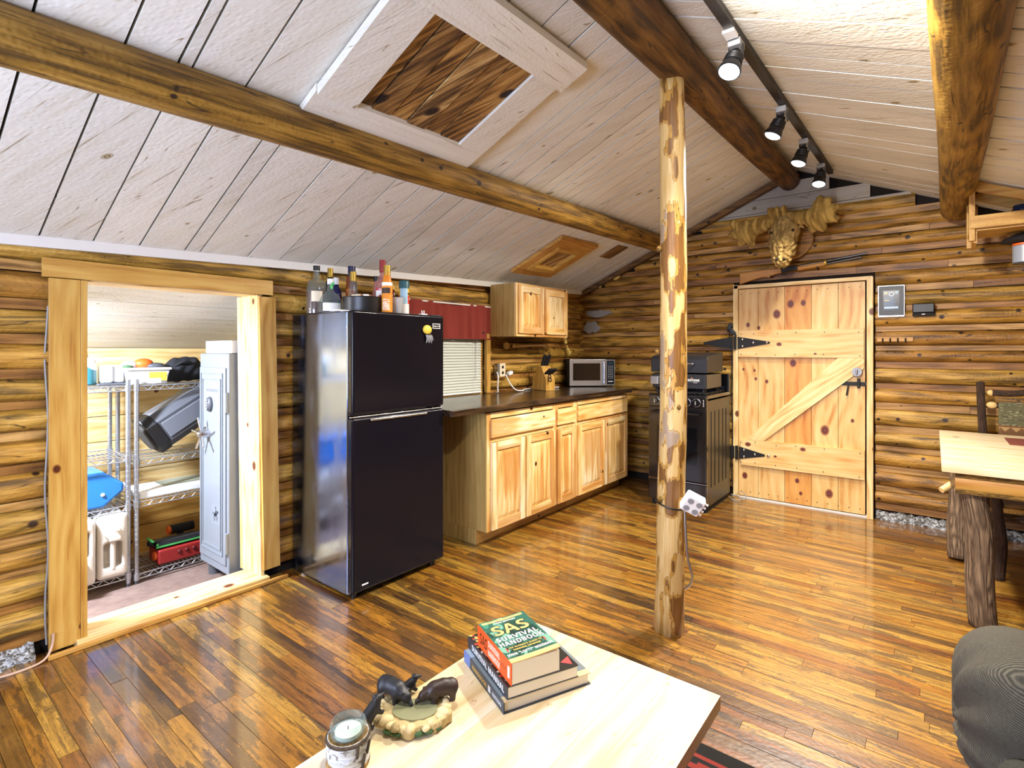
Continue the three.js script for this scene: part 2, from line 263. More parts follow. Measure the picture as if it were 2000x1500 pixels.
{ // left wall: closet opening and window opening are real holes
  const wall = struct('wall_left');
  const bk = (z0, z1, y0, y1) => bx(.1, y1 - y0, z0 - z1, WX - .05, (y0 + y1) / 2, (z0 + z1) / 2);
  obj('wall_core', [bk(BZ, -.64, -.15, 2.0), bk(-1.46, -2.46, -.15, 2.0), bk(-3.37, EZ, -.02, 2.0), bk(-.64, -1.46, 1.635, 2.0), bk(-2.46, -3.37, -.02, .93), bk(-2.46, -3.37, 1.66, 2.0)], M.dark, wall);
  const place = (g, a, y) => { g.rotateY(Math.PI / 2).translate(WX, y, -a); };   // a is measured along -z
  for (const r of rows(.06, 1.98, () => rr(.09, .125), () => rr(.034, .048))) {
    const z0 = Math.min(BZ, -(r.y - r.h * .2 - 1.745) / .036); const cuts = [];
    if (r.y - r.h / 2 < 1.69) cuts.push([.56, 1.535]);
    if (r.y + r.h / 2 > .93 && r.y - r.h / 2 < 1.67) cuts.push([2.43, 3.42]);
    for (const [a, b] of runs(-z0, -EZ, cuts)) logRun(wall, r, a, b, place);
  }
}
{ // end wall with the plank door, white boards in the gable
  const wall = struct('wall_end');
  const e5 = eave(-5), xl = y => y < e5 ? WX : -3 + (y - e5) / .43, xr = y => y < e5 ? RX : 1.2 - (y - e5) / .43;
  const s = new THREE.Shape([[WX - .1, -.02], [-1.4, -.02], [-1.4, 1.885], [-.36, 1.885], [-.36, -.02], [RX + .1, -.02], [RX + .1, e5 + .02], [-.9, e5 + .93], [WX - .1, e5 + .02]].map(p => new THREE.Vector2(...p)));
  obj('wall_core', new THREE.ExtrudeGeometry(s, { depth: .1, bevelEnabled: false }).translate(0, 0, EZ - .1), M.dark, wall);
  const place = (g, a, y) => { g.translate(a, y, EZ); };
  for (const r of rows(.075, 2.42, () => rr(.085, .125), () => rr(.036, .055))) {
    const top = r.y + r.h / 2 * .6, cuts = r.y - r.h / 2 < 1.88 ? [[-1.405, -.355]] : [];
    for (const [a, b] of runs(xl(top) + .01, xr(top) - .01, cuts)) logRun(wall, r, a, b, place);
  }
  let y = 2.425; for (const h of [.085, .115, .12, .1]) { const a = xl(y + h * .1), b = xr(y + h * .85); obj('gable_board', wuv(bx(b - a, h - .004, .02, (a + b) / 2, y + h / 2, EZ + .035), 'x'), M.gable, wall); y += h; if (b - a < .3) break; }
}
{ // walls beside and behind the camera; the wall behind has a window
  const wr = struct('wall_right'); obj('wall_core', bx(.1, 2, BZ - EZ, RX + .05, .98, (BZ + EZ) / 2), M.dark, wr);
  const placeR = (g, a, y) => { g.rotateY(-Math.PI / 2).translate(RX, y, a); };
  for (const r of rows(.06, 1.98, () => .12, () => .045)) logRun(wr, r, EZ, Math.min(BZ, -(r.y - r.h * .2 - 1.745) / .036), placeR);
  const wk = struct('wall_rear'), e1 = eave(BZ), W0 = -2.1, W1 = -.5, H0 = .75, H1 = 1.65;
  const s = new THREE.Shape([[WX - .1, -.02], [RX + .1, -.02], [RX + .1, e1 + .02], [-.9, e1 + .93], [WX - .1, e1 + .02]].map(p => new THREE.Vector2(...p)));
  s.holes.push(new THREE.Path([[W0, H0], [W0, H1], [W1, H1], [W1, H0]].map(p => new THREE.Vector2(...p))));
  obj('wall_core', new THREE.ExtrudeGeometry(s, { depth: .1, bevelEnabled: false }).translate(0, 0, BZ), M.strips[1], wk);
  const placeB = (g, a, y) => { g.rotateY(Math.PI).translate(-a, y, BZ); };
  for (const r of rows(.06, 1.68, () => .13, () => .05)) for (const [a, b] of runs(-RX, -WX, r.y + r.h / 2 > H0 && r.y - r.h / 2 < H1 ? [[-W1 - .02, -W0 + .02]] : [])) logRun(wk, r, a, b, placeB);
  const RL = new THREE.RectAreaLight(0xd2deff, REAR_POWER, W1 - W0 - .1, H1 - H0 - .1); RL.position.set((W0 + W1) / 2, (H0 + H1) / 2, BZ - .02); RL.lookAt((W0 + W1) / 2 - .2, (H0 + H1) / 2 + .25, -1); RL.name = 'window_daylight'; scene.add(RL);
  const wn = struct('window_2');
  obj('window_frame', [bx(W1 - W0 + .1, .06, .14, (W0 + W1) / 2, H0, BZ + .03), bx(W1 - W0 + .1, .06, .14, (W0 + W1) / 2, H1, BZ + .03), bx(.06, H1 - H0, .14, W0, (H0 + H1) / 2, BZ + .03), bx(.06, H1 - H0, .14, W1, (H0 + H1) / 2, BZ + .03), bx(.05, H1 - H0, .06, (W0 + W1) / 2, (H0 + H1) / 2, BZ + .05)], M.trimWhite, wn);
  for (const x of [W0 + .415, W1 - .415]) obj('window_pane', bx(.73, H1 - H0 - .06, .004, x, (H0 + H1) / 2, BZ + .06), M.glass, wn);
}

// ---------------------------------------------------------------- ceiling: two slopes of painted boards under a dark deck
{
  const ceil = struct('ceiling'), th = .02;
  const slab = (x0, x1, f, off, t) => { const c = (x, z, k) => [x, f(x, z) + k, z]; const b = [c(x0, BZ + .1, off), c(x1, BZ + .1, off), c(x1, EZ - .1, off), c(x0, EZ - .1, off)]; return hexa(b, b.map(p => [p[0], p[1] + t, p[2]]), 'x'); };
  obj('roof_deck', [slab(-3.14, -.9, cyL, th + .002, .09), slab(-.9, 1.3, cyR, th + .002, .09)], M.deck, ceil);
  const board = (f, x0, x1, za, zb, sk, lift = 0) => {  // za > zb
    const g = .003 + R() * .0028, c = (x, z) => [x, f(x, z) + lift, z], s = sk;
    const b = [c(x0, za - g), c(x1, za - g + s[0]), c(x1, zb + g + s[1]), c(x0, zb + g)];
    obj('ceiling_board', hexa(b, b.map(p => [p[0], p[1] + th, p[2]]), 'x'), M.paint[Math.floor(R() * 3)], ceil);
  };
  const fill = (start, list, w0, w1, end = EZ) => { const l = [start, ...list]; while (l[l.length - 1] > end + .02) l.push(Math.max(end, l[l.length - 1] - rr(w0, w1))); return l; };
  const course = (f, x0, x1, l) => { let s = 0; for (let i = 0; i + 1 < l.length; i++) { const n = i + 2 < l.length ? rr(-.012, .012) : 0; board(f, x0, x1, l[i], l[i + 1], [s, n], rr(0, .003)); s = n; } };
  course(cyL, WX + .01, -1.945, fill(BZ, [1.15, .93, .75, .56, .36, .2, .02, -.14, -.31, -.505, -.69, -.865, -1.06, -1.13, -1.37, -1.55, -1.75, -1.91], .11, .2));
  course(cyL, -1.945, -.9, fill(BZ, [1.1, .9, .7, .5, .28, .1, -.1, -.316, -.525, -.67, -.712, -.884, -1.1, -1.3, -1.5, -1.7, -1.9, -2.04, -2.21, -2.29, -2.41], .07, .17));
  course(cyR, -.9, RX - .0, fill(BZ, [1.1, .9, .68, .5, .3, .1, -.1, -.3, -.5, -.7, -.95, -1.2, -1.45, -1.7, -2.02, -2.15, -2.35], .11, .21));
}
const strip3 = (p, q, w, t, axis = 'z') => {            // straight board from p to q, w wide in x, t thick downwards
  const b = [[p[0] - w / 2, p[1] - t, p[2]], [p[0] + w / 2, p[1] - t, p[2]], [q[0] + w / 2, q[1] - t, q[2]], [q[0] - w / 2, q[1] - t, q[2]]]; return hexa(b, b.map(a => [a[0], a[1] + t, a[2]]), axis);
};
struct('trim_1', strip3([-2.955, cyL(-2.955, BZ) + .012, BZ], [-2.955, cyL(-2.955, EZ) + .012, EZ + .03], .022, .05), M.trimWhite);
{ const c = (x, z, d) => [x, cyL(x, z) - d, z], b = [c(-2.95, -4.9, .055), c(-1.0, -4.9, .055), c(-1.0, -4.96, .055), c(-2.95, -4.96, .055)]; struct('trim_2', hexa(b, b.map(p => [p[0], p[1] + .052, p[2]]), 'x'), M.ridge); }

// round beams: tapered logs with a slight bend
function logBeam(a, b, r0, r1, wob = .006, tw = 0) {
  const N = 26, K = 20, pos = [], uv = [], idx = [], A = V(...a), B = V(...b), d = B.clone().sub(A), L = d.length(), z = d.clone().normalize(), x = V(0, 1, 0).cross(z).normalize(); if (x.length() < .5) x.set(1, 0, 0); const y = z.clone().cross(x), ou = R() * 3, ov = R() * 3, turns = Math.max(1, Math.round(6.283 * r0 / .5 * 1));
  const f1 = rr(0, 6), f2 = rr(0, 6), f3 = rr(0, 6);
  for (let i = 0; i <= N; i++) for (let k = 0; k <= K; k++) {
    const t = i / N, an = 6.2832 * k / K, r = lerp(r0, r1, t) * (1 + .02 * Math.sin(an * 2 + f1 + t * 3) + .018 * Math.sin(t * 17 + f2 + an) + .02 * Math.sin(t * 7 + f3));
    const c = A.clone().addScaledVector(d, t).addScaledVector(x, wob * Math.sin(t * 6 + f1)).addScaledVector(y, wob * Math.sin(t * 5 + f2)).addScaledVector(x, r * Math.cos(an)).addScaledVector(y, r * Math.sin(an));
    pos.push(c.x, c.y, c.z); uv.push(t * L / 2 + ou, turns * k / K + ov);
  }
  for (let i = 0; i < N; i++) for (let k = 0; k < K; k++) { const p = i * (K + 1) + k, q = p + K + 1; idx.push(p, q, p + 1, q, q + 1, p + 1); }
  for (const [i, s] of [[0, 1], [N, -1]]) { const o = i * (K + 1); for (let k = 1; k < K - 1; k++) s > 0 ? idx.push(o, o + k, o + k + 1) : idx.push(o, o + k + 1, o + k); }
  const g = new THREE.BufferGeometry(); g.setAttribute('position', new THREE.Float32BufferAttribute(pos, 3)); g.setAttribute('uv', new THREE.Float32BufferAttribute(uv, 2)); g.setIndex(idx); g.computeVertexNormals(); return g;
}
const beamC = (x, z, off, f) => [x, f(x, z) - off, z];
{ const b = struct('beam_ridge', logBeam([-.93, eave(BZ) + .82, BZ], [-.95, eave(-5) + .83, EZ + .02], .115, .085, .008), M.ridge); b.userData.label = 'dark brown ridge log along the peak'; }
struct('beam_purlin_left', logBeam(beamC(-1.93, BZ, .062, cyL), beamC(-1.975, EZ + .02, .062, cyL), .088, .074), M.beam);
struct('beam_purlin_right', logBeam(beamC(.02, BZ, .06, cyR), beamC(.13, -4.9, .06, cyR), .09, .092, .006), M.beam);

// ---------------------------------------------------------------- closet behind the left wall, its floor a step lower
const CF = -.1;
{
  const X0 = -4.24, Z0 = .4, Z1 = -1.97, cf = x => 1.7 + .325 * (x + 3.09), zc = (Z0 + Z1) / 2;
  const fl = struct('floor_closet', bx(1.2, .1, Z0 - Z1, -3.69, CF - .05, zc), M.concrete); { const p = fl.geometry.attributes.position, uv = fl.geometry.attributes.uv; for (let i = 0; i < p.count; i++) uv.setXY(i, p.getX(i), p.getZ(i)); }
  const wb1 = struct('wall_closet_back'); obj('wall_core', bx(.06, 1.5, Z0 - Z1, X0 - .045, .62, zc), M.dark, wb1);
  let y = CF; for (const h of [.215, .18, .215, .205, .165, .205, .24]) { obj('wall_board', wuv(bx(.02, h - .005, Z0 - Z1, X0, y + h / 2, zc), 'z'), y < .25 ? M.pineWarm : M.pine, wb1); y += h; }
  const sd = struct('wall_closet_sides'); for (const z of [Z0 + .025, Z1 - .025]) obj('side_wall', bx(1.2, 1.9, .05, -3.69, .82, z), M.pine, sd);
  const cc = struct('ceiling_closet'); const n = 6, c = (x, z, k) => [x, cf(x) + k, z];
  for (let i = 0; i < n; i++) { const a = lerp(-3.09, X0 - .02, i / n) - .002, b = lerp(-3.09, X0 - .02, (i + 1) / n) + .002; const q = [c(a, Z0, 0), c(a, Z1, 0), c(b, Z1, 0), c(b, Z0, 0)]; obj('ceiling_board', hexa(q, q.map(p => [p[0], p[1] + .02, p[2]]), 'z'), M.paint[2], cc); }
  const q = [c(-3.09, Z0 + .05, .022), c(-3.09, Z1 - .05, .022), c(X0 - .07, Z1 - .05, .022), c(X0 - .07, Z0 + .05, .022)]; obj('ceiling_deck', hexa(q, q.map(p => [p[0], p[1] + .06, p[2]]), 'z'), M.deck, cc);
  // lamp: a strip fixture on the closet ceiling, out of sight beside the opening
  const lamp = thing('strip_lamp', 'white strip lamp on the closet ceiling beside the opening', 'lamp', [-3.4, cf(-3.4) - .03, -.28], 0);
  lamp.rotation.set(0, 0, .31);
  obj('housing', rb(.1, .03, .5, .01), M.white, lamp);
  obj('diffuser', rb(.08, .012, .47, .005, 0, -.019, 0), S({ color: 0xffffff, emissive: 0xe8f0ff, emissiveIntensity: 6 }), lamp);
  const L = new THREE.RectAreaLight(0xdfeaff, CLOSET_POWER, .1, .47); L.position.set(-3.4, cf(-3.4) - .065, -.28); L.lookAt(-3.42, .4, -.6); scene.add(L); L.name = 'closet_light';
}
{ // plank casing, jambs and sill of the closet opening
  const tr = struct('trim_3');
  obj('casing_side', wb(.022, 1.6, .107, -2.962, .82, -.593, 'y', .002), M.pineTan, tr); obj('casing_inner_side', wb(.03, 1.6, .024, -2.966, .82, -.659, 'y', .002), M.pineTan, tr);
  obj('casing_side', at(wb(.022, 1.545, .095, 0, .78, 0, 'y', .002), -2.962, .06, -1.515, .018), M.pineTan, tr);
  obj('casing_head', wb(.024, .082, 1.0, -2.961, 1.664, -1.018, 'z', .002), M.pineTan, tr);
  obj('jamb', wb(.15, 1.6, .02, -3.045, .82, -.655, 'y'), M.pine, tr); obj('jamb', at(wb(.25, 1.6, .02, 0, 0, 0, 'y'), -3.095, .82, -1.458, .012), M.pine, tr); obj('jamb_head', wb(.15, .02, .82, -3.045, 1.628, -1.055, 'z'), M.pine, tr);
  obj('sill', wb(.21, .135, .86, -3.035, -.0325, -1.06, 'z', .003), M.pine, tr); obj('sill_nosing', wb(.02, .02, 1.06, -2.921, .01, -1.06, 'z', .004), M.pineWarm, tr);
}

// ---------------------------------------------------------------- window with closed blind over the counter
{
  const w = struct('window_1'), z0 = -2.46, z1 = -3.365, y0 = .945, y1 = 1.66, zc = (z0 + z1) / 2, yc = (y0 + y1) / 2;
  obj('window_frame', [wb(.12, .03, z0 - z1 + .03, WX - .03, y1, zc, 'z'), wb(.12, .03, z0 - z1 + .03, WX - .03, y0, zc, 'z'), wb(.12, y1 - y0 - .031, .03, WX - .03, yc, z0, 'y'), wb(.12, y1 - y0 - .031, .03, WX - .03, yc, z1, 'y')], M.pineTan, w);
  obj('window_trim', wb(.03, .5, .05, -2.965, 1.2, z1 - .028, 'y', .002), M.pineTan, w); obj('window_trim', wb(.03, .72, .05, -2.965, 1.31, z0 + .028, 'y', .002), M.pineTan, w);
  obj('window_pane', bx(.004, y1 - y0 - .03, z0 - z1 - .03, WX - .07, yc, zc), M.glass, w);
  const b = thing('window_blind', 'white slatted blind closed behind the refrigerator', 'blind', [WX + .035, .953, zc]);
  const n = 30; for (let i = 0; i < n; i++) obj('slat', at(bx(.03, .0012, z0 - z1 - .04), 0, .012 + i * .0225, 0, 0, 0, -1.12), M.blind, b);
  obj('bottom_rail', rb(.024, .014, z0 - z1 - .04, .004, 0, .007, 0), M.whiteGloss, b); obj('head_rail', rb(.03, .025, z0 - z1 - .04, .004, 0, .69, 0), M.whiteGloss, b);
  for (const dz of [-.33, .33]) obj('cord', bx(.0016, .67, .0016, .014, .34, dz), M.white, b);
  obj('tilt_wand', rod([.018, .68, -.37], [.02, .12, -.36], .003, .003, 8), M.white, b);
}

// ---------------------------------------------------------------- plank door in the end wall
{
  const d = struct('door_1'), k2 = (u, v, r) => [(1.85 - (v - 555) / 448 * 1.82) / 2, (-1.362 + (u - 1443) / 247 * .942 + 1.4) / 1, r];
  const doorTex = dataTex(1024, 512, woodFn({ seed: 141, stops: [0xc98f48, 0xe3bf7e, 0xecd096, 0xf3e0ae], rings: 14, fine: .4, blotch: .3, TU: 2, TV: 1, knot: 0x8a3c18, knots: [k2(1552, 592, .021), k2(1577, 591, .016), k2(1463, 633, .013), k2(1486, 640, .011), k2(1524, 612, .024), k2(1557, 715, .02), k2(1480, 750, .009), k2(1503, 755, .011), k2(1618, 849, .025), k2(1477, 732, .008), k2(1453, 730, .008), k2(1468, 930, .013), k2(1565, 958, .013), k2(1572, 983, .01), k2(1626, 975, .022), k2(1555, 922, .014), k2(1668, 826, .01), k2(1456, 962, .018)] }));
  const batTex = dataTex(1024, 512, woodFn({ seed: 151, stops: [0xcf9a54, 0xe6c484, 0xeed39a, 0xf5e2b2], rings: 8, fine: .35, blotch: .25, knot: 0x8a3c18, knots: [[.185, .22, .013], [.06, .62 + .25, .015], [.275, .88, .013], [.17, .71, .008], [.32, .06, .007]] }));
  const dm = [0xece0cc, 0xe2bc88, 0xf0e6d2].map(c => S({ map: doorTex, color: c, roughness: .42 })), bm = S({ map: batTex, color: 0xf0e6d6, roughness: .42 });
  const uvD = g => { const p = g.attributes.position, uv = g.attributes.uv; for (let i = 0; i < p.count; i++) uv.setXY(i, p.getY(i) / 2, p.getX(i) + 1.4); return g; };
  const uvB = (g, y0, o) => { const p = g.attributes.position, uv = g.attributes.uv; for (let i = 0; i < p.count; i++) uv.setXY(i, (p.getX(i) + 1.4) / 2, (p.getY(i) - y0) / .5 + o); return g; };
  const bounds = [-1.362, -1.2, -.99, -.79, -.6, -.418];
  for (let i = 0; i < 5; i++) obj('door_plank', uvD(bx(bounds[i + 1] - bounds[i] - .003, 1.83, .03, (bounds[i] + bounds[i + 1]) / 2, .935, -4.985)), dm[[0, 0, 1, 2, 2][i]], d);
  const bat = (y, h, x0, x1, y0, o) => obj('batten', uvB(bx(x1 - x0, h, .025, (x0 + x1) / 2, y, -4.957), y0, o), bm, d);
  bat(1.366, .232, -1.36, -.425, 1.25, 0); bat(.41, .228, -1.34, -.42, .296, .5);
  { const g = extr([[-1.29, .525], [-1.15, .525], [-.424, 1.17], [-.424, 1.248], [-.6, 1.248]], .024).translate(0, 0, -4.969); const p = g.attributes.position, uv = g.attributes.uv; for (let i = 0; i < p.count; i++) uv.setXY(i, (p.getX(i) * .77 + p.getY(i) * .64) / 2, (p.getX(i) * -.64 + p.getY(i) * .77) / .5 + .1); obj('brace', g, M.pine, d); }
  const nails = []; for (const x of [-1.33, -1.22, -1.05, -.9, -.7, -.45]) for (const y of [1.27, 1.46, .32, .5]) nails.push(cyl(.004, .004, .003, 6).rotateX(Math.PI / 2).translate(x + rr(-.01, .01), y + rr(-.008, .008), -4.943)); for (let i = 0; i < 13; i++) nails.push(cyl(.004, .004, .003, 6).rotateX(Math.PI / 2).translate(-1.34 + i * .074, .06, -4.969), cyl(.004, .004, .003, 6).rotateX(Math.PI / 2).translate(-1.34 + i * .074, 1.81, -4.969)); obj('nails', nails, M.iron, d);
  const hinge = (y, x0, x1) => { const h = obj('strap_hinge', [extr([[x0 + .02, y + .055], [x1 + .01, y + .008], [x1 + .01, y - .008], [x0 + .02, y - .055]], .006).translate(0, 0, -4.945), extr([[x0 - .02, y + .055], [x0 - .28, y + .01], [x0 - .28, y - .01], [x0 - .02, y - .055]], .006).translate(0, 0, -4.945), cyl(.013, .013, .12, 12, x0, y, -4.938)], M.iron, d); for (const [dx, dy] of [[.06, .03], [.06, -.03], [.15, 0], [.26, 0]]) obj('bolt', sph(.012, x0 + dx, y + dy, -4.938, 1, 1, .6, 10), M.chrome, h); };
  hinge(1.375, -1.385, -1.11); hinge(.4, -1.372, -1.15);
  obj('deadbolt', [cyl(.034, .036, .024, 24).rotateX(Math.PI / 2).translate(-.47, 1.14, -4.938), rb(.012, .04, .03, .004, -.47, 1.14, -4.92)], M.knobMetal, d);
  const lt = obj('latch', [rb(.215, .03, .012, .003, -.48, 1.045, -4.962), rb(.02, .075, .02, .003, -.46, 1.05, -4.956)], M.iron, d); obj('latch_lever', at(rb(.012, .08, .012, .003), -.535, .99, -4.95, 0, 0, -.15), M.iron, lt);
  const tr = struct('trim_4'); obj('door_jamb', wb(.04, 1.89, .08, -1.384, .945, -4.985, 'y', .002), M.pine, tr); obj('door_jamb', wb(.042, 1.88, .09, -.386, .94, -4.98, 'y', .002), M.pine, tr); obj('door_head', wb(1.03, .03, .08, -.885, 1.872, -4.985, 'x', .002), M.pine, tr);
  obj('threshold', bx(.96, .012, .06, -.89, .006, -4.99), M.trimWhite, tr);
  const out = struct('wall_behind_door', bx(1.3, 2, .04, -.88, .95, EZ - .16), M.dark);
}

// ---------------------------------------------------------------- track lights
const tracX = -.63;
{
  const y = z => cyR(tracX, z), t = thing('light_track', 'dark metal lighting track running below the roof boards', 'light track', [tracX, y(-2) - .012, -2]);
  obj('rail', strip3([0, y(-.2) - y(-2), 1.8], [.012, y(-4.7) - y(-2), -2.7], .036, .03), S({ color: 0x2c2724, roughness: .5, metalness: .3 }), t);
  obj('white_clip', at(bx(.045, .012, .06), 0, -.03, -.18), M.white, t);
}
function trackSpot(z, dir, label, power = 1, cone = 1.2) {
  const y = cyR(tracX, z) - .042, s = thing('track_spotlight', label, 'spotlight', [tracX, y, z], 0, 'spotlights on the ceiling track');
  obj('adapter', rb(.05, .03, .07, .004, 0, -.018, 0), M.greyP, s);
  const d = V(...dir).normalize(), q = new THREE.Quaternion().setFromUnitVectors(V(0, -1, 0), d), put = g => g.applyQuaternion(q).translate(0, -.045, 0);
  obj('yoke', [bx(.006, .06, .02, -.025, -.05, 0), bx(.006, .06, .02, .025, -.05, 0), cyl(.009, .009, .05, 10, 0, -.04, 0)], M.black, s);
  const head = []; head.push(lathe([[.002, -.005], [.022, -.006], [.024, -.03], [.03, -.034], [.03, -.06], [.038, -.075], [.045, -.1], [.045, -.108]], 24));
  for (let i = 0; i < 5; i++) head.push(new THREE.TorusGeometry(.031 + i * .001, .004, 6, 20).rotateX(Math.PI / 2).translate(0, -.03 - i * .008, 0));
  obj('lamp_head', head.map(put), M.black, s);
  obj('bulb_face', put(new THREE.SphereGeometry(.043, 20, 8, 0, 6.283, 0, 1.2).scale(1, .55, 1).rotateX(Math.PI).translate(0, -.101, 0)), S({ color: 0xffffff, emissive: 0xf2f6ff, emissiveIntensity: BULB_GLOW }), s);
  const L = new THREE.SpotLight(0xfff6ea, SPOT_POWER * power, 0, cone, .7, 2); L.position.set(tracX, y - .05, z).addScaledVector(d, .15); L.target.position.copy(L.position).add(d); L.shadow.radius = 2; L.name = 'spot'; scene.add(L, L.target);
}
trackSpot(-2.26, [-.14, -1, .5], 'glowing track spotlight nearest the log post', .9, .95);
trackSpot(-3.1, [-.45, -1, .12], 'glowing track spotlight second along the rail beyond the post');
trackSpot(-3.72, [-.3, -1, .18], 'glowing track spotlight third along the rail beyond the post');
trackSpot(-4.36, [-.12, -1, .28], 'glowing track spotlight above the moose head', .55);
trackSpot(-1.45, [.7, -.3, -1], 'track spotlight aimed at the roof boards outside the picture', .4);
trackSpot(-.75, [-.3, -1, -.15], 'track spotlight over the coffee table outside the picture', .45);
trackSpot(-1.05, [.55, -.75, -1.15], 'track spotlight aimed at the end wall outside the picture', 1.5, .75);

// ---------------------------------------------------------------- post, hatch, vent, patch
{
  const p = thing('log_post', 'peeled log post standing in the middle of the floor under the ridge', 'post', [-.962, 0, -2.4]);
  const g = logBeam([0, 0, 0], [.012, 2.58, 0], .066, .057, .006); const uv = g.attributes.uv; const K = 20; for (let i = 0; i <= 26; i++) for (let k = 0; k <= K; k++) uv.setXY(i * (K + 1) + k, i / 26, k / K);
  { const P0 = g.attributes.position; for (let i = 0; i < P0.count; i++) { const a = Math.atan2(P0.getZ(i), P0.getX(i)), y = P0.getY(i), s = 1 + .012 * Math.sin(a * 3 + y * 9) + .01 * Math.sin(y * 23 + a * 2); P0.setX(i, P0.getX(i) * s); P0.setZ(i, P0.getZ(i) * s); } g.computeVertexNormals(); }
  obj('pole', g, M.pole, p);
  for (const [y, a] of [[1.78, 2.2], [1.3, 2.6], [.62, 2.0], [1.05, .6]]) obj('knot', sph(.012, .06 * Math.cos(a), y, .06 * Math.sin(a), 1, 1.3, 1, 10), M.beam, p);
  const o = thing('power_adapter', 'white six-outlet power adapter strapped to the log post', 'power adapter', [-.835, .632, -2.335]); o.rotation.set(.35, .35, -.62);
  obj('body', rb(.085, .085, .05, .008), M.whiteGloss, o);
  for (const [x, y] of [[-.02, .02], [.02, .02], [-.02, -.02], [.02, -.02]]) obj('outlet_socket', [cyl(.013, .013, .003, 16).rotateX(Math.PI / 2).translate(x, y, .026)], M.greyP, o);
  for (let i = 0; i < 4; i++) obj('side_prong', cyl(.005, .005, .014, 8).rotateZ(Math.PI / 2).translate(.048, -.03 + i * .02, .01), M.white, o);
  obj('side_socket', bx(.03, .003, .03, 0, -.043, .0), M.greyP, o);
  const z = obj('zip_tie', new THREE.TorusGeometry(.067, .004, 8, 36).rotateX(Math.PI / 2).rotateZ(-.22).translate(-.961, .595, -2.4), M.black); tag(z, 'black zip tie around the log post holding the adapter', 'zip tie');
  const c = obj('metal_conduit', tube([[-.885, .585, -2.375], [-.88, .5, -2.37], [-.868, .36, -2.37], [-.853, .29, -2.38], [-.862, .25, -2.39], [-.893, .215, -2.4]], .006, 30, 8), M.steel); tag(c, 'grey flexible metal conduit hanging beside the log post', 'conduit');
}
const onCeil = (x, z, d) => [x, cyL(x, z) - d, z];
const ceilPiece = (x0, x1, z0, z1, d, t, axis) => { const b = [onCeil(x0, z0, d), onCeil(x1, z0, d), onCeil(x1, z1, d), onCeil(x0, z1, d)]; return hexa(b, b.map(p => [p[0], p[1] + t, p[2]]), axis); };
{
  const h = thing('ceiling_hatch', 'framed roof hatch filled with weathered brown boards between white painted planks', 'hatch', [0, 0, 0]);
  obj('frame_board', ceilPiece(-1.91, -1.79, -1.085, -2.01, .034, .03, 'z'), M.paint[0], h);
  obj('frame_board', ceilPiece(-1.33, -1.19, -1.0, -2.03, .052, .03, 'z'), M.paint[0], h);
  obj('frame_board', ceilPiece(-1.79, -1.33, -1.09, -1.255, .046, .04, 'x'), M.paint[2], h);
  obj('frame_board', ceilPiece(-1.79, -1.33, -1.84, -2.01, .034, .03, 'x'), M.paint[2], h);
  obj('hatch_backing', ceilPiece(-1.79, -1.33, -1.255, -1.84, .004, .003, 'x'), M.dark, h); const w = [.075, .1, .085, .11, .09, .125]; let z = -1.255; w.forEach((q, i) => { obj('hatch_board', ceilPiece(-1.79, -1.33, z - .003, z - q + .003, .012 + [0, .007, .002, .01, .004, .008][i], .01, 'x'), M.barn[i % 3], h); z -= q; });
  const v = thing('ceiling_vent', 'unpainted wooden vent frame on the roof boards above the wall cabinet', 'vent', [0, 0, 0]);
  for (const a of [[-2.73, -2.63, -3.42, -3.98, 'z'], [-2.33, -2.23, -3.42, -3.98, 'z'], [-2.63, -2.33, -3.42, -3.53, 'x'], [-2.63, -2.33, -3.87, -3.98, 'x']]) obj('frame_board', ceilPiece(a[0], a[1], a[2], a[3], .035, .03, a[4]), M.pineWarm, v);
  for (const a of [[-2.64, -2.6, -3.52, -3.88, 'z'], [-2.36, -2.32, -3.52, -3.88, 'z'], [-2.6, -2.36, -3.52, -3.56, 'x'], [-2.6, -2.36, -3.84, -3.88, 'x']]) obj('inner_bead', ceilPiece(a[0], a[1], a[2], a[3], .05, .045, a[4]), M.pineTan, v);
  obj('vent_panel', ceilPiece(-2.61, -2.35, -3.53, -3.87, .016, .01, 'x'), M.barn[0], v);
  tag(obj('ceiling_patch', ceilPiece(-2.38, -2.19, -4.27, -4.46, .007, .006, 'x'), M.barn[1]), 'bare brown board patching the painted roof boards near the end wall', 'patch');
}

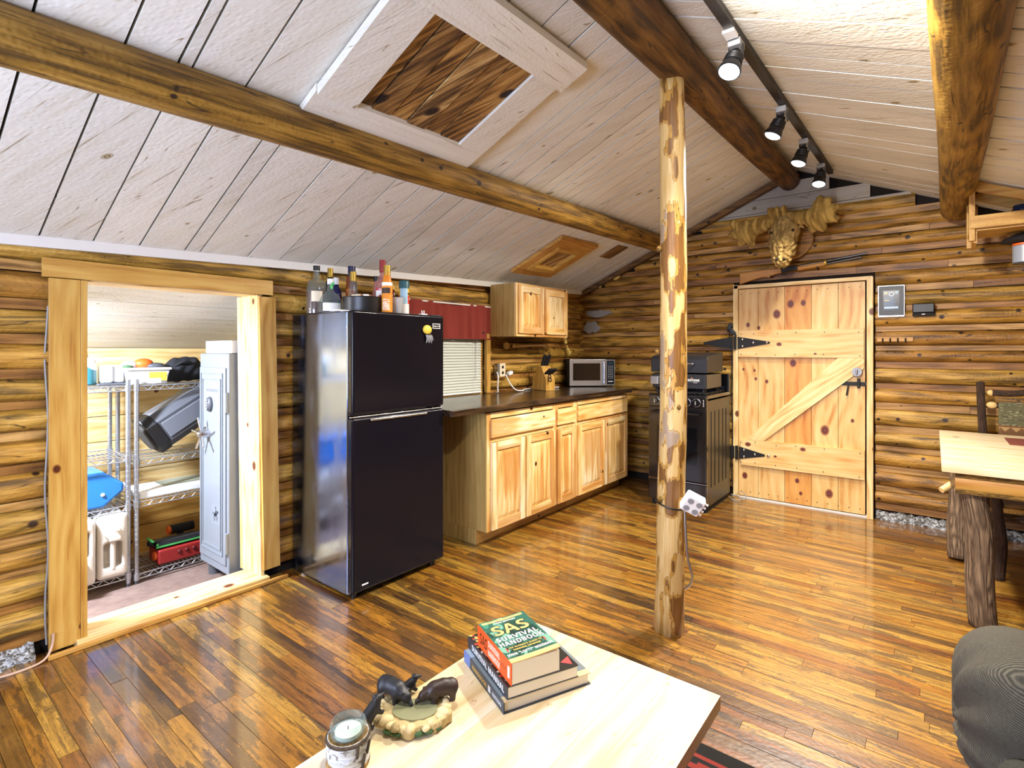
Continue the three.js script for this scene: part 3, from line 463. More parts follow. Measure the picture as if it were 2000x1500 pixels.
// ---------------------------------------------------------------- refrigerator
{
  const f = thing('refrigerator', 'black top-freezer refrigerator beside the closet opening', 'refrigerator', [-2.65, 0, -1.958]);
  obj('body', rb(.55, 1.495, .65, .008, -.025, .77, 0), M.fridgeSide, f);
  const fd = obj('freezer_door', rb(.05, .548, .655, .014, .275, 1.246, 0), M.fridgeDoor, f), rd = obj('fridge_door', rb(.05, .915, .655, .014, .275, .497, 0), M.fridgeDoor, f);
  obj('handle', [rb(.018, .012, .4, .004, .302, .938, .02), rb(.02, .006, .655, .002, .28, .959, 0)], M.chrome, rd);
  obj('hinge_cap', rb(.04, .012, .07, .004, .26, .965, -.285), M.blackGloss, f); obj('hinge_cap', rb(.06, .012, .07, .004, .25, 1.519, -.28), M.blackGloss, f);
  obj('base_grille', bx(.5, .05, .6, 0, .04, 0), M.blackMatte, f);
  for (const [x, z] of [[.24, .28], [.24, -.28], [-.24, .28], [-.24, -.28]]) obj('foot', cyl(.018, .018, .03, 12, x, .015, z), x < 0 ? M.white : M.black, f);
  obj('gasket', [bx(.012, .5, .63, .246, 1.246, 0), bx(.012, .84, .63, .246, .512, 0)], M.blackMatte, f);
  const badge = canvasTex(256, 128, (g, w, h) => { g.fillStyle = '#f2f2f2'; g.fillRect(0, 0, w, h); g.fillStyle = '#101014'; g.fillRect(14, 14, w - 28, h - 28); g.fillStyle = '#ffffff'; g.font = 'italic bold 42px serif'; g.textAlign = 'center'; g.fillText('Magic Chef', w / 2, 78, w - 40); });
  obj('badge', new THREE.PlaneGeometry(.062, .03).rotateY(Math.PI / 2).translate(.3012, 1.455, -.262), S({ map: badge, roughness: .3 }), f);
  obj('sticker', at(bx(.001, .008, .04), .3, .075, .25, .0), M.white, f);
  const m = thing('fridge_magnet', 'small yellow-capped bearded face magnet on the freezer door', 'magnet', [-2.344, 1.42, -2.148]);
  obj('face', sph(.026, 0, -.004, 0, .35, .9, 1), S({ color: 0x2a2018, roughness: .6 }), m); obj('cap', sph(.034, .004, .012, .01, .4, .8, 1), M.yellow, m);
  const beard = []; for (let i = 0; i < 12; i++) { const z = -.025 + i * .0042; beard.push(tube([[.004, -.02, z], [.008, -.035, z - .004], [.006, -.05 - (i % 4) * .006, z - .01 + (i % 3) * .004]], .0022, 6, 5)); } obj('beard', beard, M.greyP, m);
}
// bottles and other things on top of the refrigerator
const FT = 1.5185;
function bottle(name, label, x, z, prof, mat, extra, h0 = 0) { const b = thing(name, label, 'bottle', [x, FT + h0, z], 0, 'bottles on the refrigerator'); obj('glass_body', lathe(prof, 24), mat, b); extra(b); return b; }
const cap = (b, r, y0, h, mat) => obj('cap', [cyl(r, r, h, 18, 0, y0 + h / 2, 0)], mat, b);
const liquid = (b, r, y0, y1, col) => obj('liquid', [cyl(r, r, y1 - y0, 20, 0, (y0 + y1) / 2, 0)], S({ color: col, roughness: .25 }), b);
const lab = (b, r, y0, y1, tex, arc = 2.4, st = -1.2) => obj('label', new THREE.CylinderGeometry(r, r, y1 - y0, 20, 1, true, st + .6, arc).translate(0, (y0 + y1) / 2, 0), tex.isTexture ? S({ map: tex, roughness: .6 }) : tex, b);
const shoulder = (r, h, rn, hn) => [[.001, 0], [r * .95, 0], [r, .006], [r, h], [r * .92, h + .02], [rn * 1.3, h + .05], [rn, h + .065], [rn, hn], [rn * 1.15, hn], [rn * 1.15, hn + .008]];
{
  bottle('whiskey_bottle', 'round-shouldered clear bottle of brown spirit at the wall end of the row', -2.8, -1.7, [[.001, 0], [.05, 0], [.055, .006], [.056, .15], [.048, .19], [.018, .205], [.015, .255], [.018, .262]], M.glass, b => { liquid(b, .05, .004, .125, 0x5a2208); lab(b, .0572, .07, .13, M.paper, 1.1, -.1); cap(b, .019, .255, .025, M.black); });
  bottle('gold_capped_bottle', 'dark green bottle with gold cap behind the brown spirit bottle', -2.88, -1.84, shoulder(.036, .17, .014, .26), P({ color: 0x1c2a10, roughness: .08, transmission: .3, thickness: 0 }), b => { cap(b, .017, .235, .055, M.gold); lab(b, .037, .05, .15, S({ color: 0x2a4020, roughness: .6 })); });
  bottle('flask_bottle', 'squat clear flask bottle with sloping shoulders at the refrigerator edge', -2.675, -1.71, [[.001, 0], [.066, 0], [.07, .008], [.066, .06], [.045, .105], [.018, .125], [.016, .165], [.019, .172]], M.glass, b => { lab(b, .0705, .01, .055, M.whiteGloss, 1.5, -.2); cap(b, .018, .165, .03, M.white); obj('ribbon', [at(bx(.012, .03, .002), .018, .15, .006, 0, .3, .5), at(bx(.01, .025, .002), .02, .165, -.004, 0, .8, -.5)], M.green, b); });
  bottle('white_capped_bottle', 'small blue-labelled bottle with white cap between flask and copper bottle', -2.803, -1.83, shoulder(.032, .12, .013, .19), M.blueGlass, b => cap(b, .016, .185, .04, M.white));
  bottle('copper_bottle', 'copper-labelled bottle with short black cap', -2.755, -1.9, shoulder(.03, .17, .022, .225), P({ color: 0x9a4a1c, roughness: .1, transmission: .3, thickness: 0 }), b => { cap(b, .024, .215, .03, M.black); lab(b, .031, .1, .16, S({ color: 0xb8652c, roughness: .35, metalness: .4 })); });
  bottle('cobalt_bottle', 'tall dark blue bottle with blue stopper', -2.82, -1.95, shoulder(.034, .19, .015, .26), M.blueGlass, b => cap(b, .023, .265, .045, P({ color: 0x0c1640, roughness: .25 })));
  bottle('slim_gold_bottle', 'slim clear bottle with tall dull gold cap behind the black tray', -2.69, -1.87, shoulder(.026, .14, .014, .2), M.glass, b => { liquid(b, .024, .005, .1, 0xc8b070); cap(b, .018, .2, .055, M.gold); });
  const t = thing('black_tray', 'round black metal tray on top of the refrigerator', 'tray', [-2.525, FT, -1.83]); obj('dish', lathe([[.001, .002], [.108, .002], [.115, .008], [.118, .082], [.122, .085], [.122, .088], [.114, .088], [.111, .012], [.001, .008]], 40), M.black, t);
  [[-.06, .05, 0x9ab4b0], [.02, .08, 0xd8c8a8], [.045, .075, 0xd8c8a8], [.085, .05, 0xe4e0d8]].forEach(([x, z, c], i) => tag(obj('small_jar_lid', cyl(.016, .016, .09, 16, -2.525 + x, FT + .008 + .045, -1.83 + z), S({ color: c, roughness: .4 })), ['pale teal spice tin standing in the black tray', 'cream stub candle in the black tray beside the teal tin', 'cream stub candle in the black tray beside the white jar', 'white lidded jar in the black tray beside the orange bottle'][i], ['tin', 'candle', 'candle', 'jar'][i], 'small things in the tray'));
  const fruit = canvasTex(256, 256, (g, w, h) => { g.fillStyle = '#f2eeea'; g.fillRect(0, 0, w, h); g.fillStyle = '#b02838'; g.fillRect(0, 0, w, 40); g.fillStyle = '#fff'; g.font = 'bold 30px sans-serif'; g.textAlign = 'center'; g.fillText('PUCKER', w / 2, 32); g.fillStyle = '#a01c28'; g.beginPath(); g.ellipse(96, 160, 34, 44, 0, 0, 7); g.fill(); g.fillStyle = '#4a8a3c'; g.beginPath(); g.ellipse(160, 120, 44, 24, -.6, 0, 7); g.fill(); g.fillStyle = '#e8f0e0'; g.beginPath(); g.ellipse(170, 180, 30, 34, 0, 0, 7); g.fill(); });
  bottle('red_capped_bottle', 'tall clear bottle with long red cap and fruit label', -2.58, -2.0, shoulder(.04, .18, .016, .27), M.pinkGlass, b => { lab(b, .041, .07, .16, fruit, 2.2, -.9); cap(b, .0185, .255, .075, M.red); });
  bottle('cone_bottle', 'clear cone-shaped bottle with dark cap behind the red-capped bottle', -2.68, -2.03, [[.001, 0], [.05, 0], [.052, .01], [.02, .16], [.014, .2], [.014, .225]], M.pinkGlass, b => cap(b, .016, .215, .03, M.black));
  const or = canvasTex(128, 512, (g, w, h) => { g.fillStyle = '#e08a1c'; g.fillRect(0, 0, w, h); g.fillStyle = '#3a2410'; g.fillRect(34, 40, 60, 110); g.fillStyle = '#f6efe2'; g.font = 'bold 64px sans-serif'; g.save(); g.translate(88, 480); g.rotate(-Math.PI / 2); g.fillText('SIMPLY', 0, 0); g.restore(); });
  bottle('orange_bottle', 'slim orange-labelled bottle with gold cap at the refrigerator front', -2.392, -1.885, shoulder(.029, .15, .016, .22), S({ color: 0xd07c1a, roughness: .3 }), b => { lab(b, .0298, .004, .15, or, 4, -2); obj('neck_band', cyl(.0295, .0295, .022, 20, 0, .158, 0), M.whiteGloss, b); cap(b, .0185, .21, .055, M.gold); });
  const cupo = thing('plastic_cup', 'small clear plastic cup at the refrigerator front edge', 'cup', [-2.405, FT, -1.965]); obj('cup_wall', lathe([[.001, .001], [.026, .001], [.038, .088], [.0405, .09], [.039, .092], [.036, .088], [.024, .004], [.001, .004]], 24), P({ color: 0xd8dadc, roughness: .4, transmission: .5, thickness: 0 }), cupo);
  const can = canvasTex(128, 256, (g, w, h) => { g.fillStyle = '#e0b83c'; g.fillRect(0, 0, w, h); g.fillStyle = '#1a1a1a'; g.beginPath(); g.ellipse(64, 58, 40, 12, 0, 0, 7); g.fill(); g.fillStyle = '#d4341c'; g.fillRect(0, 74, w, 82); g.fillStyle = '#e6e4e0'; g.fillRect(0, 156, w, 100); g.fillStyle = '#9ec4dc'; g.fillRect(0, 0, 34, 156); });
  const cn = thing('spray_can', 'aerosol can with teal lid and yellow red white wrap', 'spray can', [-2.42, FT, -2.03]); obj('can_body', cyl(.029, .029, .155, 24, 0, .0775, 0), S({ map: can, roughness: .3 }), cn); obj('lid', lathe([[.03, .15], [.03, .19], [.026, .197], [.001, .197]], 24), M.teal, cn);
  bottle('amber_mini_bottle', 'small amber bottle tucked behind the plastic cup', -2.55, -2.05, shoulder(.02, .1, .011, .15), M.brownGlass, b => cap(b, .013, .15, .03, M.gold));
  bottle('silver_mini_bottle', 'small clear bottle with silver cap beside the aerosol can', -2.52, -2.11, shoulder(.022, .11, .011, .16), M.glass, b => cap(b, .013, .155, .03, M.chrome));
  const cl = thing('white_clip', 'tiny white plastic clip on the refrigerator top corner', 'clip', [-2.38, FT, -2.14]); obj('clip_base', rb(.03, .008, .045, .002, 0, .004, 0), M.white, cl); for (const z of [-.008, .008]) obj('prong', cyl(.003, .003, .02, 8, 0, .018, z), M.white, cl);
  tag(obj('paper_card', bx(.06, .008, .11, -2.5, FT + .004, -1.665), M.white), 'white paper card lying under the tray edge on the refrigerator', 'card');
}

// ---------------------------------------------------------------- base cabinets, worktop, wall cabinet
const FX = -2.315;                                     // face of the base cabinets
function panelDoor(parent, name, z0, z1, y0, y1, x, mat, pm) {   // framed door facing +x between z0 > z1
  const w = z0 - z1, h = y1 - y0, zc = (z0 + z1) / 2, yc = (y0 + y1) / 2, s = Math.min(.055, w * .24), t = .018;
  const d = obj(name, [wb(t, h, s, x + t / 2, yc, z0 - s / 2, 'y', .002), wb(t, h, s, x + t / 2, yc, z1 + s / 2, 'y', .002), wb(t, s, w - 2 * s, x + t / 2, y1 - s / 2, zc, 'z', .002), wb(t, s * 1.05, w - 2 * s, x + t / 2, y0 + s / 2, zc, 'z', .002)], mat, parent);
  const pw = w - 2 * s, ph = h - 2.05 * s, b = .028;    // raised panel: bevelled border, flat field
  const B = [[x + .007, yc - ph / 2, zc + pw / 2], [x + .007, yc - ph / 2, zc - pw / 2], [x + .007, yc + ph / 2, zc - pw / 2], [x + .007, yc + ph / 2, zc + pw / 2]], b2 = Math.min(b, pw * .25), F = [[x + .015, yc - ph / 2 + b, zc + pw / 2 - b2], [x + .015, yc - ph / 2 + b, zc - pw / 2 + b2], [x + .015, yc + ph / 2 - b, zc - pw / 2 + b2], [x + .015, yc + ph / 2 - b, zc + pw / 2 - b2]];
  obj('raised_panel', hexa(B, F, 'y'), pm, d); return d;
}
{
  const units = [['base_cabinet', 'hickory base cabinet at the refrigerator end with one wide drawer front', -2.645, -3.455, [[-2.675, -3.43]], [[-2.68, -3.045], [-3.06, -3.43]]], ['base_cabinet', 'narrow hickory base cabinet in the middle with one door', -3.457, -3.748, [[-3.47, -3.735]], [[-3.47, -3.735]]], ['base_cabinet', 'hickory base cabinet at the stove end with dark heartwood streaked doors', -3.75, -4.7, [[-3.775, -4.67]], [[-3.775, -4.22], [-4.24, -4.67]]]];
  units.forEach(([n, l, z0, z1, dr, dw], i) => {
    const c = thing(n, l, 'cabinet', [0, 0, 0], 0, 'hickory base cabinets'), zc = (z0 + z1) / 2, w = z0 - z1;
    obj('carcass', [wb(.6, .79, w, FX - .32, .495, zc, 'y'), wb(.52, .1, w - .001, FX - .36, .05, zc, 'z')], M.hickSide, c);
    const wi = w - .0735, fr = [wb(.02, .035, wi, FX - .01, .8725, zc, 'z'), wb(.02, .03, wi, FX - .01, .115, zc, 'z'), wb(.02, .025, wi, FX - .01, .705, zc, 'z')]; for (const z of [z0 - .018, z1 + .018]) fr.push(wb(.02, .79, .036, FX - .01, .495, z, 'y')); if (dw.length > 1) fr.push(wb(.02, .56, .03, FX - .01, .4, (dw[0][1] + dw[1][0]) / 2, 'y'));
    obj('face_frame', fr, M.hick[1], c);
    for (const [a, b] of dr) obj('drawer_front', wb(.018, .125, a - b, FX + .009, .785, (a + b) / 2, 'z', .004), M.hick[i === 0 ? 0 : 2], c);
    dw.forEach(([a, b], k) => panelDoor(c, 'door', a, b, .105, .69, FX, M.hick[(i + k) % 3], M.hick[(i + k + 1) % 3]));
    if (i === 0) obj('end_panel', [wb(.612, .788, .008, FX - .307, .496, z0 + .0045, 'y'), wb(.52, .1, .008, FX - .352, .051, z0 + .0045, 'y')], M.hickSide, c);
    obj('toe_kick', wb(.008, .095, w, FX - .093, .05, zc, 'z'), M.pineWarm, c);
  });
  const w = thing('worktop', 'dark stained wooden worktop over the base cabinets', 'worktop', [0, 0, 0]);
  const s = new THREE.Shape(); const r = .05; s.moveTo(-3.0, 2.29); s.lineTo(-2.3, 2.29); s.lineTo(-2.29, 2.3); s.lineTo(-2.29, 4.78 - r); s.quadraticCurveTo(-2.29, 4.78, -2.29 - r, 4.78); s.lineTo(-3.0, 4.78); s.closePath();
  const g = new THREE.ExtrudeGeometry(s, { depth: .032, bevelEnabled: true, bevelSize: .004, bevelThickness: .004, bevelSegments: 2 }).rotateX(-Math.PI / 2).translate(0, .907, 0); obj('slab', wuv(g, 'z'), M.counter, w);
  const u = thing('wall_cabinet', 'hickory wall cabinet with two doors above the worktop', 'cabinet', [0, 0, 0]), a = -3.41, b = -4.185, X = -2.69;
  obj('carcass', wb(.26, .44, a - b, X - .13, 1.645, (a + b) / 2, 'y', .002), M.hickSide, u);
  obj('face_frame', [wb(.02, .03, a - b - .062, X + .01, 1.85, (a + b) / 2, 'z'), wb(.02, .03, a - b - .062, X + .01, 1.44, (a + b) / 2, 'z'), wb(.02, .44, .03, X + .01, 1.645, a - .015, 'y'), wb(.02, .44, .03, X + .01, 1.645, b + .015, 'y'), wb(.02, .378, .04, X + .01, 1.645, (a + b) / 2, 'y')], M.hick[1], u);
  panelDoor(u, 'door', a - .02, (a + b) / 2 + .012, 1.45, 1.845, X + .02, M.hick[0], M.hick[2]); panelDoor(u, 'door', (a + b) / 2 - .012, b + .02, 1.45, 1.845, X + .02, M.hick[2], M.hick[0]);
}
{ // curtain valance on a rod over the window
  const c = thing('valance_curtain', 'short red cloth valance over the window blind', 'curtain', [-2.95, 1.4, -2.93]);
  const nz = 120, ny = 6, pos = [], idx = []; for (let j = 0; j <= ny; j++) for (let i = 0; i <= nz; i++) { const t = i / nz, y = .28 * j / ny, a = .006 + .008 * (1 - j / ny); pos.push(a * Math.sin(t * 52 + Math.sin(t * 17) * 1.5) + .01 * Math.sin(t * 9), y, .49 - .98 * t); }
  for (let j = 0; j < ny; j++) for (let i = 0; i < nz; i++) { const a = j * (nz + 1) + i, b = a + nz + 1; idx.push(a, a + 1, b, b, a + 1, b + 1); }
  const g = new THREE.BufferGeometry(); g.setAttribute('position', new THREE.Float32BufferAttribute(pos, 3)); g.setIndex(idx); g.computeVertexNormals(); obj('cloth', g, S({ color: 0x7d2c22, roughness: .95, side: THREE.DoubleSide }), c);
  obj('hem', bx(.006, .008, .98, .004, .004, 0), M.cloth, c); obj('rod', rod([.0, .275, .5], [0, .275, -.495], .006), M.white, c); obj('bear_motif', sph(.012, .016, .055, -.375, .3, .7, 1.3, 10), M.blackMatte, c);
  tag(obj('header_board', wb(.02, .028, .98, -2.965, 1.69, -2.93, 'z'), M.barn[1]), 'weathered board above the red valance', 'board');
}
{ // outlet with cords, dowel holder, knife block, microwave
  const o = thing('outlet_box', 'metal outlet box with beige cover on the logs beside the window', 'outlet', [-2.945, 1.14, -3.53]);
  obj('box', rb(.05, .11, .1, .006), M.steel, o); obj('cover_plate', rb(.006, .115, .075, .002, .027, 0, -.006), M.beige, o); for (const y of [-.024, .024]) obj('socket', [cyl(.013, .013, .003, 16).rotateZ(Math.PI / 2).translate(.031, y, -.006)], M.black, o);
  obj('plug', at(rb(.035, .03, .055, .006), .045, -.03, -.085, .3), M.whiteGloss, o);
  tag(obj('power_lead', tube([[-2.93, 1.12, -3.475], [-2.9, 1.09, -3.455], [-2.9, 1.0, -3.45], [-2.9, .953, -3.45], [-2.93, .95, -3.46]], .006, 24, 8), M.white), 'white cord dropping from the outlet to the worktop', 'cord');
  tag(obj('appliance_lead', tube([[-2.91, 1.1, -3.57], [-2.88, 1.03, -3.585], [-2.85, .968, -3.63], [-2.84, .953, -3.72], [-2.93, .952, -3.86], [-2.93, .953, -4.1], [-2.84, .953, -4.3]], .0055, 40, 8), M.white), 'white cord looping along the worktop behind the knife block', 'cord');
  const h = thing('towel_holder', 'empty wooden paper towel dowel under the wall cabinet', 'towel holder', [-2.93, 1.35, -3.84]);
  obj('end_disc', [cyl(.03, .03, .014, 20).rotateX(Math.PI / 2).translate(.03, 0, .27)], M.pineWarm, h); obj('end_knob', [sph(.022, .03, 0, .16)], M.pineTan, h); obj('dowel', wuv(rod([.03, 0, .13], [.03, .006, -.31], .011), 'z'), M.pine, h); obj('dowel_ball', [sph(.02, .03, .006, -.31), sph(.019, .03, .001, .11)], M.pineTan, h); obj('back_rail', wb(.014, .05, .6, -.002, 0, -.03, 'z', .003), M.logs[3], h);
  const k = thing('knife_block', 'wooden knife block full of black-handled knives', 'knife block', [-2.77, .945, -3.98], -.25);
  // block profile in local x (forward) and y, extruded across
  obj('block', wuv(extr([[-.13, 0], [.06, 0], [.06, .1], [-.005, .215], [-.055, .225], [-.135, .03]], .1, .003).translate(0, .003, -.05), 'y'), M.pineTan, k);
  for (const [z, L] of [[-.03, .12], [.0, .11], [.03, .12]]) { const g = rb(.024, L, .018, .005).translate(0, L / 2, 0).rotateZ(-.42).translate(-.025, .215, z); obj('knife_handle', g, M.blackMatte, k); }
  for (let i = 0; i < 6; i++) { const g = rb(.02, .085, .011, .004).translate(0, .0425, 0).rotateZ(-1.0).translate(.03, .15, -.04 + i * .016); obj('knife_handle', g, M.blackMatte, k); }
  obj('scissor_handle', new THREE.TorusGeometry(.017, .005, 8, 18).translate(.085, .13, .03), M.black, k); obj('scissor_handle', new THREE.TorusGeometry(.017, .005, 8, 18).translate(.09, .1, .03), M.black, k);
  const m = thing('microwave', 'stainless countertop microwave set across the worktop corner', 'microwave', [-2.73, .945, -4.7], .78);
  obj('case', rb(.46, .265, .3, .006, 0, .143, -.06), M.blackMatte, m);
  obj('door_frame', [rb(.37, .265, .016, .004, -.045, .143, .098)], M.steel, m); obj('door_window', bx(.275, .17, .004, -.06, .15, .1075), M.blackGloss, m); obj('handle', [rod([.115, .035, .125], [.115, .25, .125], .007), rod([.115, .045, .105], [.115, .045, .125], .005), rod([.115, .24, .105], [.115, .24, .125], .005)], M.chrome, m);
  const key = canvasTex(128, 384, (g, w, h) => { g.fillStyle = '#0c0c10'; g.fillRect(0, 0, w, h); g.fillStyle = '#1c3340'; g.fillRect(18, 22, 92, 40); g.fillStyle = '#b8bcc4'; for (let r = 0; r < 8; r++) for (let c = 0; c < 3; c++) g.fillRect(22 + c * 32, 84 + r * 28, 20, 8); g.fillRect(22, 330, 84, 16); });
  obj('control_panel', [bx(.09, .255, .01, .185, .143, .097)], M.steel, m); obj('keypad', new THREE.PlaneGeometry(.074, .235).translate(.185, .143, .1028), S({ map: key, roughness: .3 }), m);
  for (const [x, z] of [[-.2, -.18], [.2, -.18], [-.2, .06], [.2, .06]]) obj('foot', cyl(.01, .01, .012, 10, x, .006, z), M.black, m);
}

// ---------------------------------------------------------------- stove with griddle
{
  const s = thing('gas_stove', 'narrow black gas range standing before the end wall behind the post', 'stove', [-1.66, 0, -4.585]);
  const side = S({ color: 0x3a3326, roughness: .35 });
  obj('body', [bx(.485, .85, .6, 0, .475, -.01)], side, s); for (const x of [-.15, -.08, 0, .08, .15]) obj('side_rib', rb(.006, .62, .008, .002, .2435, .5, x * 1.3), M.black, s);
  obj('oven_door', rb(.49, .6, .035, .008, 0, .54, .302), M.blackGloss, s); obj('door_glass', bx(.34, .3, .003, 0, .53, .32), P({ color: 0x050506, roughness: .08 }), s); obj('door_handle', [rod([-.2, .795, .35], [.2, .795, .35], .012), rod([-.19, .795, .32], [-.19, .795, .35], .008), rod([.19, .795, .32], [.19, .795, .35], .008)], M.blackGloss, s);
  obj('drawer', rb(.49, .17, .035, .006, 0, .14, .302), M.blackGloss, s); obj('drawer_trim', bx(.49, .005, .038, 0, .232, .302), M.chrome, s); obj('plinth', bx(.46, .05, .55, 0, .025, 0), M.blackMatte, s);
  const cp = obj('control_panel', rb(.49, .1, .04, .008, 0, .885, .3), M.blackGloss, s);
  for (const x of [-.18, -.09, .0, .085, .165]) { const kn = obj('knob', cyl(.028, .032, .024, 24).rotateX(Math.PI / 2).translate(x, .885, .332), M.blackGloss, s); obj('knob_ring', [new THREE.TorusGeometry(.033, .0025, 8, 30).translate(x, .885, .322)], M.chrome, kn); obj('pointer', bx(.006, .03, .006, x, .885, .346), M.greyP, kn); }
  const marks = []; for (let i = 0; i < 5; i++) marks.push(bx(.008, .004, .001, .222, .86 + i * .012, .3205)); obj('dial_marks', marks, M.white, cp);
  obj('cooktop', rb(.495, .03, .62, .008, 0, .93, 0), M.blackGloss, s); const gr = []; for (const x of [-.12, .12]) for (let i = -2; i < 3; i++) gr.push(bx(.2, .012, .01, x, .957, i * .11), bx(.01, .012, .46, x + i * .04, .953, 0)); obj('grate', gr, M.iron, s);
  obj('backguard', rb(.495, .16, .035, .01, 0, 1.02, -.29), M.blackGloss, s);
  const g = thing('tabletop_griddle', 'black tabletop griddle with hinged lid standing on the gas range', 'griddle', [-1.68, .965, -4.56]);
  const gb = S({ color: 0x17171a, roughness: .45 }), gs = S({ color: 0x4a4234, roughness: .5 });
  obj('base_box', [rb(.46, .125, .4, .008, 0, .085, 0)], gb, g); obj('side_plate', rb(.005, .11, .37, .002, .232, .085, 0), gs, g); obj('side_plate', rb(.005, .11, .37, .002, -.232, .085, 0), gs, g);
  const lidG = extr([[-.2, 0], [.2, 0], [.2, .1], [.17, .125], [-.12, .155], [-.2, .155]], .47, .006).translate(0, 0, -.235).rotateY(-Math.PI / 2).translate(0, .165, 0); const lid = obj('lid', lidG, gb, g); obj('lid_handle', [rod([-.12, .235, .262], [.14, .235, .262], .01), rod([-.12, .235, .2], [-.12, .235, .262], .008), rod([.14, .235, .2], [.14, .235, .262], .008)], M.chrome, lid);
  const logo = canvasTex(512, 128, (c, w, h) => { c.fillStyle = '#17171a'; c.fillRect(0, 0, w, h); c.fillStyle = '#f2f2f0'; c.font = 'bold 66px sans-serif'; c.textAlign = 'center'; c.fillText('BLACKSTONE', w / 2, 84, w - 30); c.font = 'italic 28px sans-serif'; c.fillText('Griddle', w * .72, 118); c.fillStyle = '#f08020'; c.beginPath(); c.ellipse(w * .58, 14, 14, 12, 0, 0, 7); c.fill(); });
  obj('logo_plate', new THREE.PlaneGeometry(.2, .05).translate(.1, .095, .2065), S({ map: logo, roughness: .45 }), g); obj('drip_cup', rb(.07, .07, .06, .006, -.19, .09, .225), M.steel, g);
  for (const [x, z] of [[-.2, .16], [.2, .16], [-.2, -.16], [.2, -.16]]) obj('foot', cyl(.016, .02, .024, 12, x, .012, z), M.black, g);
}

// ---------------------------------------------------------------- things in the closet
function wireShelf(label, z0, z1, levels) {             // z0 > z1
  const s = thing('wire_shelving', label, 'shelving', [0, 0, 0], 0, 'chrome wire shelving in the closet'), xf = -3.765, xb = -4.12;
  for (const x of [xf, xb]) for (const z of [z0, z1]) { const p = obj('post', cyl(.0125, .0125, 1.22, 14, x, CF + .625, z), M.wire, s); const rings = []; for (let i = 0; i < 38; i++) rings.push(new THREE.TorusGeometry(.0128, .0014, 4, 12).rotateX(Math.PI / 2).translate(x, CF + .06 + i * .03, z)); obj('groove_rings', rings, M.wire, p); obj('foot', cyl(.014, .01, .02, 10, x, CF + .01, z), M.greyDark, p); }
  levels.forEach(y => {
    const w = []; for (const x of [xf, xb]) for (const dy of [0, -.028]) w.push(rod([x, y + dy, z0], [x, y + dy, z1], .0035, .0035, 6)); for (const z of [z0, z1]) for (const dy of [0, -.028]) w.push(rod([xf, y + dy, z], [xb, y + dy, z], .0035, .0035, 6));
    const n = Math.round((z0 - z1) / .03); for (let i = 0; i < n; i++) { const a = z0 - (z0 - z1) * i / n, b = z0 - (z0 - z1) * (i + 1) / n; w.push(rod([xf, y - (i % 2 ? 0 : .028), a], [xf, y - (i % 2 ? .028 : 0), b], .0028, .0028, 5)); }
    const m = Math.round((z0 - z1) / .024); for (let i = 1; i < m; i++) { const z = z0 - (z0 - z1) * i / m; w.push(rod([xf, y + .003, z], [xb, y + .003, z], .0018, .0018, 5)); }
    for (let i = 1; i < 3; i++) { const x = lerp(xf, xb, i / 3); w.push(rod([x, y - .004, z0], [x, y - .004, z1], .003, .003, 5)); }
    obj('wire_shelf', w, M.wire, s);
    for (const x of [xf, xb]) for (const z of [z0, z1]) obj('collar', cyl(.017, .016, .04, 12, x, y - .012, z), M.wire, s);
  });
}
wireShelf('chrome wire shelving with the beige jugs on its bottom shelf', -.41, -1.05, [1.095, .675, .384, -.025]);
wireShelf('chrome wire shelving partly hidden by the gun safe', -1.092, -1.73, [1.095, .643, .39, -.045]);
const sy = [1.1, .68, .389, -.02], ty = [1.1, .648, .395, -.04];
const closetThing = (...a) => { const t = thing(...a); t.scale.setScalar(1.07); return t; };
